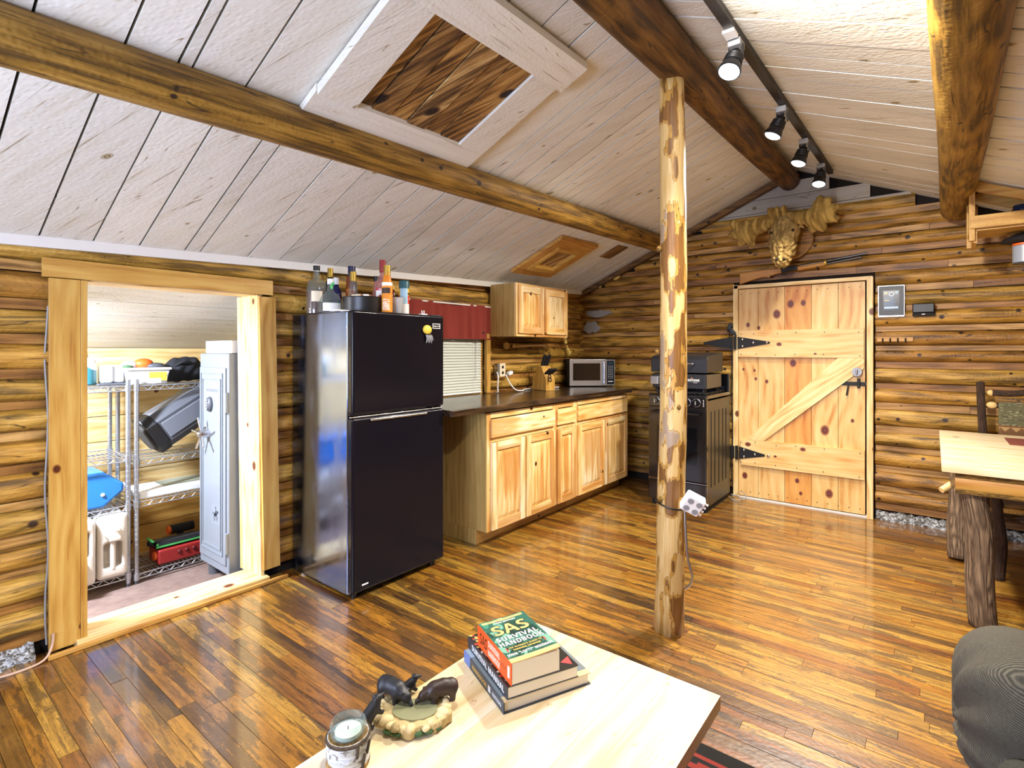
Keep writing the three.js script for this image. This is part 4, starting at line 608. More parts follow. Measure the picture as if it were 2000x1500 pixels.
{
  const pt = canvasTex(256, 256, (g, w, h) => { g.fillStyle = '#2f6f78'; g.fillRect(0, 0, w, h); g.fillStyle = '#e8ecec'; g.fillRect(0, 40, w, 60); g.fillStyle = '#163c44'; g.fillRect(0, 0, w, 40); g.fillStyle = '#c83028'; g.fillRect(190, 30, 66, 70); g.fillStyle = '#f4f6f4'; g.beginPath(); g.ellipse(110, 120, 60, 24, 0, 0, 7); g.fill(); });
  const p = closetThing('propane_cylinder', 'small green propane cylinder with white label on the top wire shelf', 'gas cylinder', [-3.896, sy[0], -0.874]);
  obj('tank', new THREE.LatheGeometry([[.001, .004], [.042, .004], [.05, .014], [.05, .125], [.044, .142], [.022, .155], [.001, .157]].map(a => new THREE.Vector2(...a)), 28), S({ map: pt, roughness: .35 }), p); obj('valve', [cyl(.012, .014, .02, 12, 0, .163, 0), bx(.03, .006, .008, 0, .174, 0)], M.steel, p);
  const cube = (l, z, x) => { const o = closetThing('paper_roll', l, 'paper roll', [x, sy[0] + .014, z], 0, 'white paper rolls'); obj('wrap', rb(.09, .1, .056, .012, 0, .05, 0), M.white, o); };
  cube('white wrapped paper roll beside the propane cylinder', -.969, -3.896); cube('white wrapped paper roll beside the plastic bin', -1.027, -3.91);
  tag(obj('dark_tray', rb(.16, .012, .17, .004, -3.896, sy[0] + .007, -1.001), M.greyDark), 'dark flat tray under the white paper rolls', 'tray');
  const b = closetThing('plastic_bin', 'clear plastic bin heaped with orange and dark oddments on the top shelf', 'bin', [-3.907, ty[0], -1.168]);
  obj('tub', extr([[-.085, 0], [.085, 0], [.105, .085], [-.105, .085]], .2, .004).translate(0, .004, -.1).rotateY(Math.PI / 2), P({ color: 0xe0e4ea, roughness: .3, transmission: .35, thickness: 0 }), b); obj('rim', rb(.23, .014, .23, .005, 0, .088, 0), M.white, b); obj('sticker', bx(.001, .05, .09, .121, .045, -.04), M.yellow, b); obj('shipping_label', bx(.001, .028, .07, .1215, .02, -.02), M.white, b);
  tag(obj('orange_cloth', sph(.045, -3.896, ty[0] + .125, -1.168, 1, .75, 1.2), M.orange), 'crumpled orange bundle on the plastic bin', 'bundle'); tag(obj('plastic_bag', sph(.04, -3.907, ty[0] + .12, -1.098, 1, .65, 1.2), M.plasticClear), 'clear plastic bag beside the orange bundle', 'plastic bag'); tag(obj('dark_cloth', sph(.05, -3.875, ty[0] + .112, -1.227, .9, .38, 1.1), M.greyDark), 'dark folded cloth beside the orange bundle', 'cloth');
  tag(obj('green_cloth', sph(.03, -3.875, ty[0] + .107, -1.076, .9, .4, 1.1), S({ color: 0x4a6a48, roughness: .9 })), 'green scrap of cloth at the bin corner', 'cloth');
  const g = sdfMesh(p2 => { let d = capsule(p2, [0, .06, .02], [0, .07, -.06], .062, .055); d = smin(d, capsule(p2, [0, .02, .05], [0, .02, -.08], .045, .045), .03); return d + .006 * Math.sin(p2[1] * 70 + p2[2] * 40) * Math.sin(p2[2] * 60); }, [0, .06, -.01], .2, 36); const bag = closetThing('black_bag', 'soft black bag slumped on the top shelf beside the safe', 'bag', [-3.918, ty[0] + .03, -1.385]); obj('bag_body', g, S({ color: 0x1c1d22, roughness: .85 }), bag); obj('strap', tube([[.05, .07, .05], [.075, .1, 0], [.055, .08, -.06]], .007, 12, 6), M.blackMatte, bag);
}
{ // big portable speaker lying on the second shelf
  const s = closetThing('portable_speaker', 'large grey portable speaker lying tilted on the wire shelf', 'speaker', [-3.9, .84, -1.31]); s.rotation.set(.56, 0, 0);
  const oct = (r, c) => [[-r + c, -r], [r - c, -r], [r, -r + c], [r, r - c], [r - c, r], [-r + c, r], [-r, r - c], [-r, -r + c]];
  obj('case', extr(oct(.1, .035), .44, .008).translate(0, 0, -.32), M.greyDark, s); obj('front_ring', extr(oct(.108, .045), .05, .008).translate(0, 0, .08), M.black, s); obj('front_grille', extr(oct(.082, .035), .012, .004).translate(0, 0, .137), S({ color: 0x3c3a36, roughness: .8 }), s);
  obj('top_panel', rb(.13, .012, .38, .004, 0, .106, -.12), S({ color: 0x74777e, roughness: .5 }), s); obj('side_panel', rb(.012, .1, .36, .004, .107, 0, -.12), S({ color: 0x6c7078, roughness: .5 }), s); for (let i = 0; i < 3; i++) obj('vent_slot', bx(.12, .004, .01, 0, .1135, -.2 - i * .04), M.black, s); obj('name_bar', bx(.05, .006, .004, 0, .062, .152), M.white, s);
  tag(obj('cable_coil', [tube([[-3.799, 0.664, -1.464], [-3.789, 0.718, -1.475], [-3.821, 0.75, -1.496], [-3.832, 0.686, -1.485], [-3.789, 0.659, -1.507], [-3.799, 0.696, -1.464]], .005, 40, 6), tube([[-3.832, 0.659, -1.475], [-3.81, 0.729, -1.507], [-3.799, 0.675, -1.518], [-3.832, 0.659, -1.539]], .005, 30, 6)], M.blackMatte), 'black cable bundle on the shelf beside the speaker', 'cable');
}
{
  const j = closetThing('blue_water_jug', 'blue plastic water container lying on the middle wire shelf', 'water jug', [-3.918, sy[2], -0.753]);
  obj('jug_body', extr([[-.2, 0], [.17, 0], [.255, .07], [.255, .1], [.17, .17], [-.2, .175]], .2, .012).translate(0, .012, -.1).rotateY(Math.PI / 2), M.blueJug, j); obj('spout_cap', [cyl(.02, .02, .03, 16).rotateX(Math.PI / 2).translate(.03, .085, -.275)], M.whiteGloss, j); obj('vent_plug', sph(.01, .112, .07, -.17), M.whiteGloss, j);
  const jug = (name, label, z, x, flip) => {
    const t = closetThing(name, label, 'jug', [x, sy[3] + .002, z], 0, 'beige water jugs');
    const g = sdfMesh(p => { const q = [Math.abs(p[0]) - .13, Math.abs(p[1]) - .15, Math.abs(p[2]) - .048]; let d = Math.hypot(Math.max(q[0], 0), Math.max(q[1], 0), Math.max(q[2], 0)) + Math.min(Math.max(...q), 0) - .022; const f = flip ? -1 : 1; const h = [Math.abs(p[0] - .13) - .05, Math.abs(p[1] + f * .045) - .055, Math.abs(p[2]) - .03]; const hd = Math.hypot(Math.max(h[0], 0), Math.max(h[1], 0), Math.max(h[2], 0)) + Math.min(Math.max(...h), 0) - .012; return Math.max(d, -hd); }, [0, 0, 0], .22, 46).translate(0, .172, 0);
    obj('jug_body', g, M.jug, t); const f = flip ? -1 : 1; obj('grip', rod([.142, .172 - f * .12, 0], [.142, .172 + f * .03, 0], .013), M.jug, t); const cp = obj('screw_cap', [cyl(.042, .044, .02, 24).rotateZ(-Math.PI / 2).translate(.16, .172 + f * .085, 0)], M.jug, t); obj('spigot', rb(.03, .02, .05, .005, .178, .172 + f * .05, 0), M.jug, cp); obj('vent_cap', cyl(.012, .012, .02, 12).rotateZ(1.57).translate(.175, .172 + f * .1, -.012), M.jug, cp);
  };
  jug('water_jug', 'beige water jug standing beside the shelf posts', -.97, -3.9, false); jug('water_jug', 'beige water jug turned cap down half behind the casing', -.81, -3.875, true);
  const w = closetThing('flat_white_box', 'long flat white box with printed lid on the shelf under the speaker', 'box', [-3.907, ty[2], -1.335]); obj('carton', rb(.24, .045, .42, .012, 0, .024, 0), M.whiteGloss, w); obj('printed_lid', bx(.17, .001, .26, -.01, .0475, -.06), S({ color: 0x9aa08e, roughness: .5 }), w);
  const r = closetThing('red_tool_case', 'red tool case with black and green top on the bottom shelf', 'tool case', [-3.875, ty[3], -1.345]); obj('case_body', rb(.16, .085, .24, .01, 0, .045, 0), M.red, r); obj('black_lid', at(rb(.17, .03, .25, .006), -.02, .105, 0, 0, 0, .2), M.blackMatte, r); obj('green_edge', [at(bx(.012, .01, .25), .06, .105, 0), at(bx(.17, .01, .01), -.02, .12, .12)], M.green, r); for (const z of [-.07, -.03, .01]) obj('latch', sph(.012, .082, .055, z, .5, 1, 1), S({ color: 0x5a0e0e, roughness: .5 }), r); obj('orange_wheel', cyl(.024, .024, .014, 20).rotateX(Math.PI / 2).translate(.035, .05, .125), M.orange, r);
  const t = closetThing('air_horn', 'orange-nosed black canister behind the red tool case', 'canister', [-4.025, ty[3], -1.367]); obj('canister', [cyl(.028, .028, .13, 18).rotateX(Math.PI / 2).translate(0, .13, -.06), bx(.03, .11, .03, 0, .055, -.05)], M.blackMatte, t); obj('nose', cyl(.026, .022, .02, 20).rotateX(Math.PI / 2).translate(0, .13, .012), M.orange, t);
}
{ // gun safe
  const s = thing('gun_safe', 'tall grey gun safe with five-spoke handle inside the closet', 'safe', [-3.445, CF, -1.63]);
  obj('cabinet', rb(.4, 1.31, .46, .01, 0, .735, 0), M.safe, s); for (const [x, z] of [[-.13, .17], [.13, .17], [-.13, -.17], [.13, -.17]]) obj('foot', cyl(.035, .035, .08, 18, x, .04, z), M.greyDark, s);
  const d = obj('door', rb(.36, 1.17, .012, .004, .0, .72, .234), M.safe, s); const fr = (x0, x1, y0, y1) => [bx(x1 - x0, .006, .006, (x0 + x1) / 2, y0, .243), bx(x1 - x0, .006, .006, (x0 + x1) / 2, y1, .243), bx(.006, y1 - y0, .006, x0, (y0 + y1) / 2, .243), bx(.006, y1 - y0, .006, x1, (y0 + y1) / 2, .243)]; obj('door_moulding', [...fr(-.15, .15, .19, 1.27), ...fr(-.125, .125, .22, 1.235)], M.safe, d);
  const kp = obj('keypad', sph(.04, -.02, 1.08, .245, .9, 1.15, .6, 20), M.greyDark, s); for (let r = 0; r < 4; r++) for (let c = 0; c < 3; c++) obj('key', sph(.006, -.038 + c * .016, 1.105 - r * .016, .268, 1, .8, .5, 8), M.white, kp);
  const hub = obj('handle_hub', [cyl(.022, .028, .05, 20).rotateX(Math.PI / 2).translate(-.045, .9, .265), sph(.02, -.045, .9, .29)], M.chrome, s); for (let i = 0; i < 5; i++) { const a = 1.75 + i * 1.2566; obj('handle_spoke', [rod([-.045, .9, .28], [-.045 + .1 * Math.cos(a), .9 + .1 * Math.sin(a), .295], .006, .007, 10)], M.chrome, hub); }
  for (const y of [.27, 1.1]) obj('hinge', cyl(.014, .014, .12, 14, .188, y, .238), M.safe, s);
  const nm = canvasTex(512, 96, (g, w, h) => { g.fillStyle = '#80868d'; g.fillRect(0, 0, w, h); g.fillStyle = '#23262b'; g.font = 'bold 64px serif'; g.textAlign = 'center'; g.fillText('WINCHESTER', w / 2, 70, w - 20); }); obj('lettering', new THREE.PlaneGeometry(.17, .034).translate(-.0, 1.165, .2415), S({ map: nm, roughness: .45 }), s);
  const em = canvasTex(256, 256, (g, w, h) => { g.fillStyle = '#80868d'; g.fillRect(0, 0, w, h); g.fillStyle = '#20242a'; g.strokeStyle = '#20242a'; g.lineWidth = 10; g.lineJoin = 'round'; g.beginPath(); g.ellipse(118, 128, 52, 26, -.35, 0, 7); g.fill(); g.beginPath(); g.ellipse(182, 92, 22, 15, .6, 0, 7); g.fill(); for (const p of [[[150, 130], [180, 160], [160, 190]], [[140, 145], [140, 185], [165, 215]], [[85, 145], [60, 175], [75, 215]], [[95, 150], [105, 190], [85, 220]], [[70, 120], [40, 112], [30, 140]], [[125, 105], [130, 70], [120, 50]], [[130, 72], [160, 88]], [[130, 80], [105, 92]]]) { g.beginPath(); g.moveTo(...p[0]); for (const q of p.slice(1)) g.lineTo(...q); g.stroke(); } g.beginPath(); g.ellipse(122, 42, 13, 13, 0, 0, 7); g.fill(); }); obj('emblem', new THREE.PlaneGeometry(.12, .12).translate(.06, .42, .2415), S({ map: em, roughness: .45 }), s);
  const b = thing('white_carton', 'flat white carton lying on top of the gun safe', 'carton', [-3.43, 1.292, -1.6]); obj('carton_body', rb(.36, .075, .36, .004, 0, .038, 0), M.white, b); obj('carton_mark', bx(.04, .012, .001, 0, .04, .181), M.greyP, b);
}

// ---------------------------------------------------------------- on the end wall
{ // stuffed moose head on a round plaque
  const m = thing('moose_head', 'stuffed moose head with pale antlers mounted above the plank door', 'mounted head', [-.95, 2.2, -4.86]);
  obj('plaque', wuv(cyl(.17, .17, .02, 40).rotateX(Math.PI / 2).translate(.01, .04, -.085), 'x'), M.logs[3], m);
  const rough = (p, k) => .006 * Math.sin(p[0] * 150 + 2 * Math.sin(p[1] * 40)) * Math.sin(p[1] * 70 + p[2] * 50) * k;
  const head = sdfMesh(p => {
    let d = capsule(p, [0, .17, .0], [0, .1, .08], .095, .1); d = smin(d, capsule(p, [0, .1, .08], [0, -.06, .16], .1, .092), .05); d = smin(d, capsule(p, [0, -.08, .17], [0, -.16, .19], .085, .07), .04);
    d = smin(d, capsule(p, [-.07, .17, .06], [-.125, .1, .1], .026, .014), .02); d = smin(d, capsule(p, [.07, .17, .06], [.125, .1, .1], .026, .014), .02);
    return d + rough(p, 1.4);
  }, [0, .0, .1], .34, 72);
  obj('head', head, M.fur, m);
  for (const s of [-1, 1]) { obj('eye', sph(.012, s * .08, .06, .2), M.blackGloss, m); obj('nostril', sph(.01, s * .028, -.17, .255), M.blackMatte, m); }
  const antler = (stem, tips, palm) => sdfMesh(p => {
    const q = [p[0], p[1], (p[2] - .14) * 1.5 + .14];
    let d = capsule(q, stem[0], stem[1], .04, .045); for (const t of tips) d = smin(d, capsule(q, palm, [...t, .15], .06, .032), .018); d = smin(d, capsule(q, stem[1], palm, .048, .065), .03);
    return d + rough(p, .8);
  }, [(stem[0][0] + palm[0]) / 2 + (palm[0] < 0 ? -.07 : .06), .13, .14], .32, 64);
  obj('antler', antler([[-.05, .19, .1], [-.15, .14, .14]], [[-.39, .19], [-.29, .18], [-.2, .18], [-.4, .09], [-.32, .02], [-.24, -.0]], [-.27, .09, .15]), M.rope, m);
  obj('antler', antler([[.04, .19, .1], [.13, .16, .14]], [[.26, .28], [.31, .26], [.36, .2], [.36, .12], [.28, .06], [.21, .06]], [.22, .15, .15]), M.rope, m);
  for (const x of [-.1, -.055, .0]) obj('brow_tine', sdfMesh(p => capsule(p, [x * .8, .17, .1], [x, .26, .13], .032, .024) + rough(p, .8), [x, .2, .11], .13, 30), M.rope, m);
}
{ // shotgun
  const g = thing('shotgun', 'pump shotgun with wooden stock hung above the plank door', 'gun', [-1.343, 1.945, -4.945]); g.rotation.z = .112;
  const wd = S({ map: T.pine, color: 0xc8a060, roughness: .35 });
  obj('stock', wuv(extr([[0, -.045], [.012, .042], [.2, .03], [.27, .02], [.33, .018], [.33, -.012], [.27, -.016], [.235, -.032], [.21, -.022], [.16, -.02]], .03, .006).translate(0, 0, -.015), 'x'), wd, g);
  obj('receiver', rb(.15, .042, .03, .006, .385, .006, 0), M.iron, g); obj('trigger_guard', new THREE.TorusGeometry(.022, .003, 6, 20, Math.PI).rotateZ(Math.PI).translate(.35, -.012, 0), M.iron, g);
  obj('forearm', wuv(rod([.46, -.006, 0], [.655, -.006, 0], .021, .019, 16), 'x'), wd, g); obj('barrel', rod([.45, .014, 0], [.947, .014, 0], .01, .0095), M.blackGloss, g); obj('magazine_tube', rod([.46, -.008, 0], [.91, -.008, 0], .0085), M.blackGloss, g); obj('barrel_ring', [cyl(.023, .023, .015, 16).rotateZ(Math.PI / 2).translate(.662, .002, 0)], M.gold, g);
  for (const x of [.25, .6]) obj('peg', rod([x, -.035, -.03], [x, -.028, .022], .006), M.iron, g);
}
{
  const scr = canvasTex(256, 384, (g, w, h) => { g.fillStyle = '#0a1626'; g.fillRect(0, 0, w, h); g.strokeStyle = '#b8d4e8'; g.lineWidth = 8; g.beginPath(); g.ellipse(132, 66, 38, 38, 0, 0, 7); g.stroke(); g.fillStyle = '#d8c050'; g.fillRect(18, 30, 48, 10); g.fillRect(18, 52, 48, 8); g.fillStyle = '#7fb0d8'; g.fillRect(190, 26, 50, 14); g.fillRect(190, 54, 40, 10); g.fillStyle = '#3d5f86'; for (let i = 0; i < 9; i++) g.fillRect(16, 130 + i * 26, 150 + (i * 37) % 70, 10); g.fillStyle = '#d8a838'; g.fillRect(20, 182, 80, 12); g.fillStyle = '#8fa2b0'; g.fillRect(16, 310, 224, 40); });
  const t = thing('weather_station', 'silver-edged weather display tablet on the logs beside the door', 'display', [-.252, 1.683, -4.957]);
  obj('bezel', rb(.16, .235, .022, .006), M.black, t); obj('silver_edge', [bx(.004, .235, .024, -.08, 0, 0), bx(.004, .235, .024, .08, 0, 0), bx(.164, .004, .024, 0, .117, 0), bx(.164, .01, .024, 0, -.114, 0)], M.steel, t); obj('screen', new THREE.PlaneGeometry(.1, .15).translate(0, .005, .0115), S({ map: scr, roughness: .2, emissive: 0xffffff, emissiveMap: scr, emissiveIntensity: .55 }), t);
  const b = thing('black_wall_box', 'small black plastic box on the logs beside the weather display', 'wall box', [-.058, 1.61, -4.945]);
  obj('case', rb(.13, .07, .05, .008, 0, .01, 0), M.black, b); obj('lower_ledge', rb(.13, .02, .058, .004, 0, -.037, .002), M.blackMatte, b); obj('status_light', bx(.02, .006, .002, 0, -.036, .032), M.white, b);
  const h = thing('hook_rack', 'wooden rack with four small hooks under the weather display', 'hook rack', [-.23, 1.392, -4.955]); obj('rail', wb(.225, .034, .014, 0, 0, 0, 'x', .003), M.pineWarm, h); for (let i = 0; i < 4; i++) obj('hook', tube([[-.075 + i * .047, .008, .006], [-.075 + i * .047, -.006, .02], [-.075 + i * .047, -.016, .022], [-.075 + i * .047, -.018, .01]], .005, 10, 6), M.iron, h);
}
{ // cables beside the door
  tag(obj('door_cable', tube([[-1.42, 1.53, -4.955], [-1.44, 1.45, -4.95], [-1.42, 1.36, -4.935], [-1.415, 1.2, -4.95], [-1.42, .9, -4.95], [-1.408, .6, -4.95], [-1.42, .3, -4.95], [-1.41, .1, -4.95]], .004, 60, 6), M.blackMatte), 'black cable running down beside the door jamb', 'cable');
  [['black plug dangling above the upper door hinge', [-1.43, 1.52, -4.94], -.4], ['black plug dangling just below its twin at the upper hinge', [-1.405, 1.475, -4.93], .7]].forEach(([l, p, a]) => { const o = thing('cable_plug', l, 'plug', p); o.rotation.z = a; obj('plug_body', rb(.035, .06, .03, .006), M.black, o); obj('strain_relief', cyl(.006, .009, .02, 10, 0, -.038, 0), M.blackMatte, o); });
  tag(obj('wire_nest', [tube([[-1.42, .012, -4.88], [-1.36, .01, -4.8], [-1.3, .012, -4.84], [-1.34, .012, -4.92], [-1.42, .02, -4.94]], .004, 40, 6), tube([[-1.4, .012, -4.9], [-1.32, .06, -4.93], [-1.28, .015, -4.9], [-1.3, .01, -4.86]], .003, 30, 6)], M.greyP), 'thin grey wires lying on the floor behind the gas range', 'wires');
  tag(obj('floor_wire', tube([[-2.97, .03, -.15], [-2.93, .014, -.3], [-2.9, .008, -.42], [-2.92, .012, -.52], [-2.945, .05, -.548], [-2.942, .1, -.552]], .005, 40, 6), S({ color: 0xc8a890, roughness: .6 })), 'pale wire curling along the floor beside the closet casing', 'wire');
  for (const [n, l, a, b] of [['casing_wire', 'grey cable running up the outside of the closet casing', .05, 1.5]]) tag(obj(n, tube(Array.from({ length: 14 }, (_, i) => [-2.972 + .004 * Math.sin(i * 2.1), a + (b - a) * i / 13, -.535 + .005 * Math.sin(i * 1.3)]), .004, 80, 6), M.greyP), l, 'cable');
}
// insulation along the wall foot, foam in the corner, mortar patches
function lumpy(L, h, d, axis, seed, mat, name, label, cat, p, turn) {
  const nx = Math.max(6, Math.round(L / .02)), K = 6, r = mulberry(seed), pos = [], idx = [], uv = [];
  for (let i = 0; i <= nx; i++) for (let k = 0; k <= K; k++) { const a = Math.PI / 2 * k / K, n = .75 + .5 * r(); pos.push(L * i / nx, h * Math.cos(a) * n, d * Math.sin(a) * n); uv.push(L * i / nx * 4, k / K * .4); }
  for (let i = 0; i < nx; i++) for (let k = 0; k < K; k++) { const a = i * (K + 1) + k, b = a + K + 1; idx.push(a, b, a + 1, b, b + 1, a + 1); }
  const g = new THREE.BufferGeometry(); g.setAttribute('position', new THREE.Float32BufferAttribute(pos, 3)); g.setAttribute('uv', new THREE.Float32BufferAttribute(uv, 2)); g.setIndex(idx); g.computeVertexNormals(); const o = obj(name, g, mat); o.position.set(...p); o.rotation.y = turn; tag(o, label, cat); return o;
}
lumpy(1.5, .06, .05, 'x', 5, M.foil, 'insulation_strip', 'crumpled grey insulation along the foot of the end wall', 'insulation', [-.35, 0, -5.02], 0);
lumpy(.9, .06, .05, 'x', 6, M.foil, 'insulation_strip', 'crumpled grey insulation at the wall foot beside the closet casing', 'insulation', [-3.025, 0, .4], Math.PI / 2);
{
  const blob = (pts, r) => merge(pts.map(p => sph(r * (.7 + .6 * R()), p[0], p[1], p[2], 1.3, 1, 1, 10)));
  const line = (a, b, n, j) => Array.from({ length: n }, (_, i) => [lerp(a[0], b[0], i / (n - 1)) + rr(-j, j), lerp(a[1], b[1], i / (n - 1)) + rr(-j, j), lerp(a[2], b[2], i / (n - 1)) + rr(-j, j)]);
  const f1 = sdfMesh((L => p => L.reduce((d, q) => smin(d, Math.hypot(p[0] - q[0], p[1] - q[1], p[2] - q[2]) - q[3], .012), 9))(line([-2.82, 1.965, -4.955], [-2.56, 2.08, -4.955], 11, .012).map(q => [...q, rr(.014, .03)])), [-2.69, 2.02, -4.955], .2, 44); tag(obj('foam_bead', f1, M.foam), 'yellow expanding foam bead under the sloping roof edge', 'foam');
  const f2 = sdfMesh((L => p => L.reduce((d, q) => smin(d, Math.hypot(p[0] - q[0], p[1] - q[1], p[2] - q[2]) - q[3], .01), 9))(line([-2.93, 1.44, -4.55], [-2.92, 1.27, -4.62], 9, .012).map(q => [...q, rr(.01, .02)])), [-2.925, 1.35, -4.58], .14, 40); tag(obj('foam_bead', f2, M.foam), 'yellow expanding foam bead in the log corner above the microwave', 'foam');
  const patch = (L, x, y, w, h, seed) => { const r = mulberry(seed), s = []; const n = 18; for (let i = 0; i < n; i++) { const a = 6.283 * i / n; s.push([x + w * Math.cos(a) * (.75 + .5 * r()), y + h * Math.sin(a) * (.7 + .6 * r())]); } tag(obj('mortar_patch', extr(s, .012, .003).translate(0, 0, -4.978), M.chink), L, 'mortar'); };
  patch('grey mortar smear on the end wall logs beside the wall cabinet', -2.78, 1.7, .16, .035, 3); patch('grey mortar lump low on the end wall logs beside the wall cabinet', -2.86, 1.55, .09, .06, 4);
}

// ---------------------------------------------------------------- high shelf in the corner, lantern and jar
{
  const s = thing('hanging_shelf', 'open pine shelf hung under the roof boards at the picture edge', 'shelf', [0, 0, 0]), zf = -4.2, zb = -4.5, roof = (x, z) => cyR(x, z) - .008;
  for (const z of [zf, zb]) obj('upright', wb(.028, roof(.18, z) - 1.962, .04, .18, (roof(.18, z) + 1.962) / 2, z, 'y', .002), M.pineTan, s);
  for (const z of [zf + .025, zb - .025]) obj('rail', wb(.9, .075, .018, .62, 2.07, z, 'x', .002), M.pineTan, s);
  obj('shelf_board', wb(.9, .016, .3, .62, 2.03, (zf + zb) / 2, 'x'), M.pineTan, s);
  for (const z of [zf, zb]) { const c = (x, k) => [x, roof(x, z) - k, z], b = [[.17, 0], [1.05, 0]].map(([x]) => x); const q = [[b[0], roof(b[0], z) - .06, z - .012], [b[1], roof(b[1], z) - .06, z - .012], [b[1], roof(b[1], z) - .06, z + .012], [b[0], roof(b[0], z) - .06, z + .012]]; obj('top_rail', hexa(q, q.map(p => [p[0], p[1] + .055, p[2]]), 'x'), M.pineTan, s); }
  obj('end_board', wb(.016, .07, .3, .195, 1.985, (zf + zb) / 2, 'z'), M.pineTan, s);
  const j = thing('glass_jar', 'dark glass jar standing on the high pine shelf', 'jar', [.41, 2.038, -4.33]); obj('jar_body', lathe([[.001, .002], [.045, .002], [.048, .01], [.048, .1], [.04, .115], [.04, .13]], 24), P({ color: 0x3a4c70, roughness: .08, transmission: .6, thickness: 0 }), j); obj('candle_wax', cyl(.04, .04, .045, 20, 0, .028, 0), M.white, j);
  const l = thing('hanging_lantern', 'grey cylinder lantern with black hood hanging below the high shelf', 'lantern', [.43, 1.835, -4.42]);
  obj('hood', lathe([[.05, .125], [.11, .13], [.1, .15], [.05, .175], [.012, .185]], 28), M.blackMatte, l); obj('globe', cyl(.055, .055, .1, 28, 0, .055, 0), S({ color: 0x9aa2ac, roughness: .35 }), l); obj('orange_ring', cyl(.056, .056, .012, 28, 0, .113, 0), M.orange, l); obj('hanger', rod([0, .18, 0], [0, .198, 0], .003), M.iron, l); obj('bottom_cap', cyl(.05, .056, .01, 28, 0, .002, 0), M.greyDark, l);
}

// ---------------------------------------------------------------- log table, chair, place mat
function barkLog(a, b, r0, r1) { const g = logBeam(a, b, r0, r1, .008); return g; }
{
  const t = thing('log_dining_table', 'rustic dining table with pale plank top and bark log legs', 'table', [0, 0, 0]), x0 = .03, x1 = 1.12, z0 = -3.22, z1 = -4.6;
  for (let i = 0; i < 6; i++) { const w = (z0 - z1) / 6; obj('top_plank', wb(x1 - x0, .034, w - .0015, (x0 + x1) / 2, .753, z0 - w * (i + .5), 'x', .003), M.table, t); }
  const ap = obj('apron', logGeo(x1 - x0 - .1, .085, .03).translate(x0 + .05, .685, z0 - .055), M.pineWarm, t); obj('bark_edge', [rod([x0 + .05, .722, z0 - .03], [x1 - .05, .722, z0 - .03], .01), rod([x0 + .05, .648, z0 - .03], [x1 - .05, .648, z0 - .03], .01)], M.beam, ap);
  obj('apron', wb(.04, .08, 1.1, x0 + .075, .69, (z0 + z1) / 2, 'z'), M.pineWarm, t); obj('apron', wb(x1 - x0 - .1, .08, .04, (x0 + x1) / 2, .69, z1 + .08, 'x'), M.pineWarm, t);
  obj('peg', rod([x0 + .06, .66, z0 - .2], [x0 - .0, .62, z0 - .14], .018, .014), M.endgrain, t);
  for (const [a, b] of [[[.13, .73, -3.31], [.195, .01, -3.36]], [[.13, .73, -4.46], [.125, .01, -4.34]], [[1.02, .73, -3.31], [.98, .01, -3.36]], [[1.02, .73, -4.46], [1.0, .01, -4.38]]]) obj('leg', barkLog(b, a, .056, .05), M.bark, t);
  obj('stretcher', rod([.16, .3, -4.35], [1.0, .3, -4.38], .025), M.bark, t);
  const mat = canvasTex(256, 256, (g, w, h) => { g.fillStyle = '#6e2e24'; g.fillRect(0, 0, w, h); g.strokeStyle = '#8a4a38'; g.lineWidth = 5; for (let i = 0; i < 16; i++) { g.beginPath(); g.moveTo(0, i * 18); g.lineTo(w, i * 18 + 8); g.stroke(); } g.fillStyle = '#c8c0a8'; g.fillRect(0, 0, w, 6); });
  tag(obj('place_mat', bx(.42, .004, .3, .55, .7725, -4.28), S({ map: mat, roughness: .9 })), 'red brown woven place mat on the log table', 'place mat');
  const c = thing('log_chair', 'bark-covered log chair pushed in behind the dining table', 'chair', [.5, 0, -4.6]);
  for (const s of [-1, 1]) { obj('back_post', barkLog([s * .235, 0, -.06], [s * .245 - (s > 0 ? 0 : .005), 1.1, -.1], .026, .022), M.barkDark, c); obj('front_leg', barkLog([s * .2, 0, .5], [s * .21, .46, .46], .028, .026), M.barkDark, c); obj('side_rail', barkLog([s * .22, .24, -.05], [s * .2, .24, .5], .018, .018), M.barkDark, c); obj('seat_rail', barkLog([s * .22, .41, -.05], [s * .2, .41, .48], .02, .02), M.barkDark, c); }
  obj('top_rail', tube([[-.21, 1.03, -.085], [-.1, 1.03, -.075], [0, 1.05, -.07], [.1, 1.07, -.075], [.22, 1.05, -.085]], .02, 24, 10), M.barkDark, c); obj('rail_tenon', sph(.02, -.205, 1.03, -.083), M.endgrain, c); obj('lower_rail', rod([-.215, .95, -.085], [.22, .95, -.085], .018), M.barkDark, c); obj('rail_tenon', sph(.022, -.2, .95, -.08, 1.3, 1, 1), M.endgrain, c);
  const cu = canvasTex(256, 256, (g, w, h) => { g.fillStyle = '#5c5a40'; g.fillRect(0, 0, w, h); const r = mulberry(4); for (let i = 0; i < 300; i++) { g.fillStyle = ['#7a7858', '#3f4230', '#9a9674'][i % 3]; g.fillRect(r() * w, r() * 130, 10, 3); } g.fillStyle = '#6a4a2c'; g.fillRect(0, 130, w, 126); g.fillStyle = '#a48454'; for (let i = 0; i < 8; i++) { g.beginPath(); g.moveTo(i * 34, 140); g.lineTo(i * 34 + 17, 165); g.lineTo(i * 34 + 34, 140); g.fill(); } g.fillStyle = '#3a3430'; g.fillRect(0, 200, w, 10); });
  obj('back_cushion', rb(.4, .3, .05, .02, .03, .83, -.06), S({ map: cu, roughness: .95 }), c); obj('seat', rb(.46, .05, .52, .015, 0, .455, .21), S({ color: 0x5a4632, roughness: .9 }), c);
}

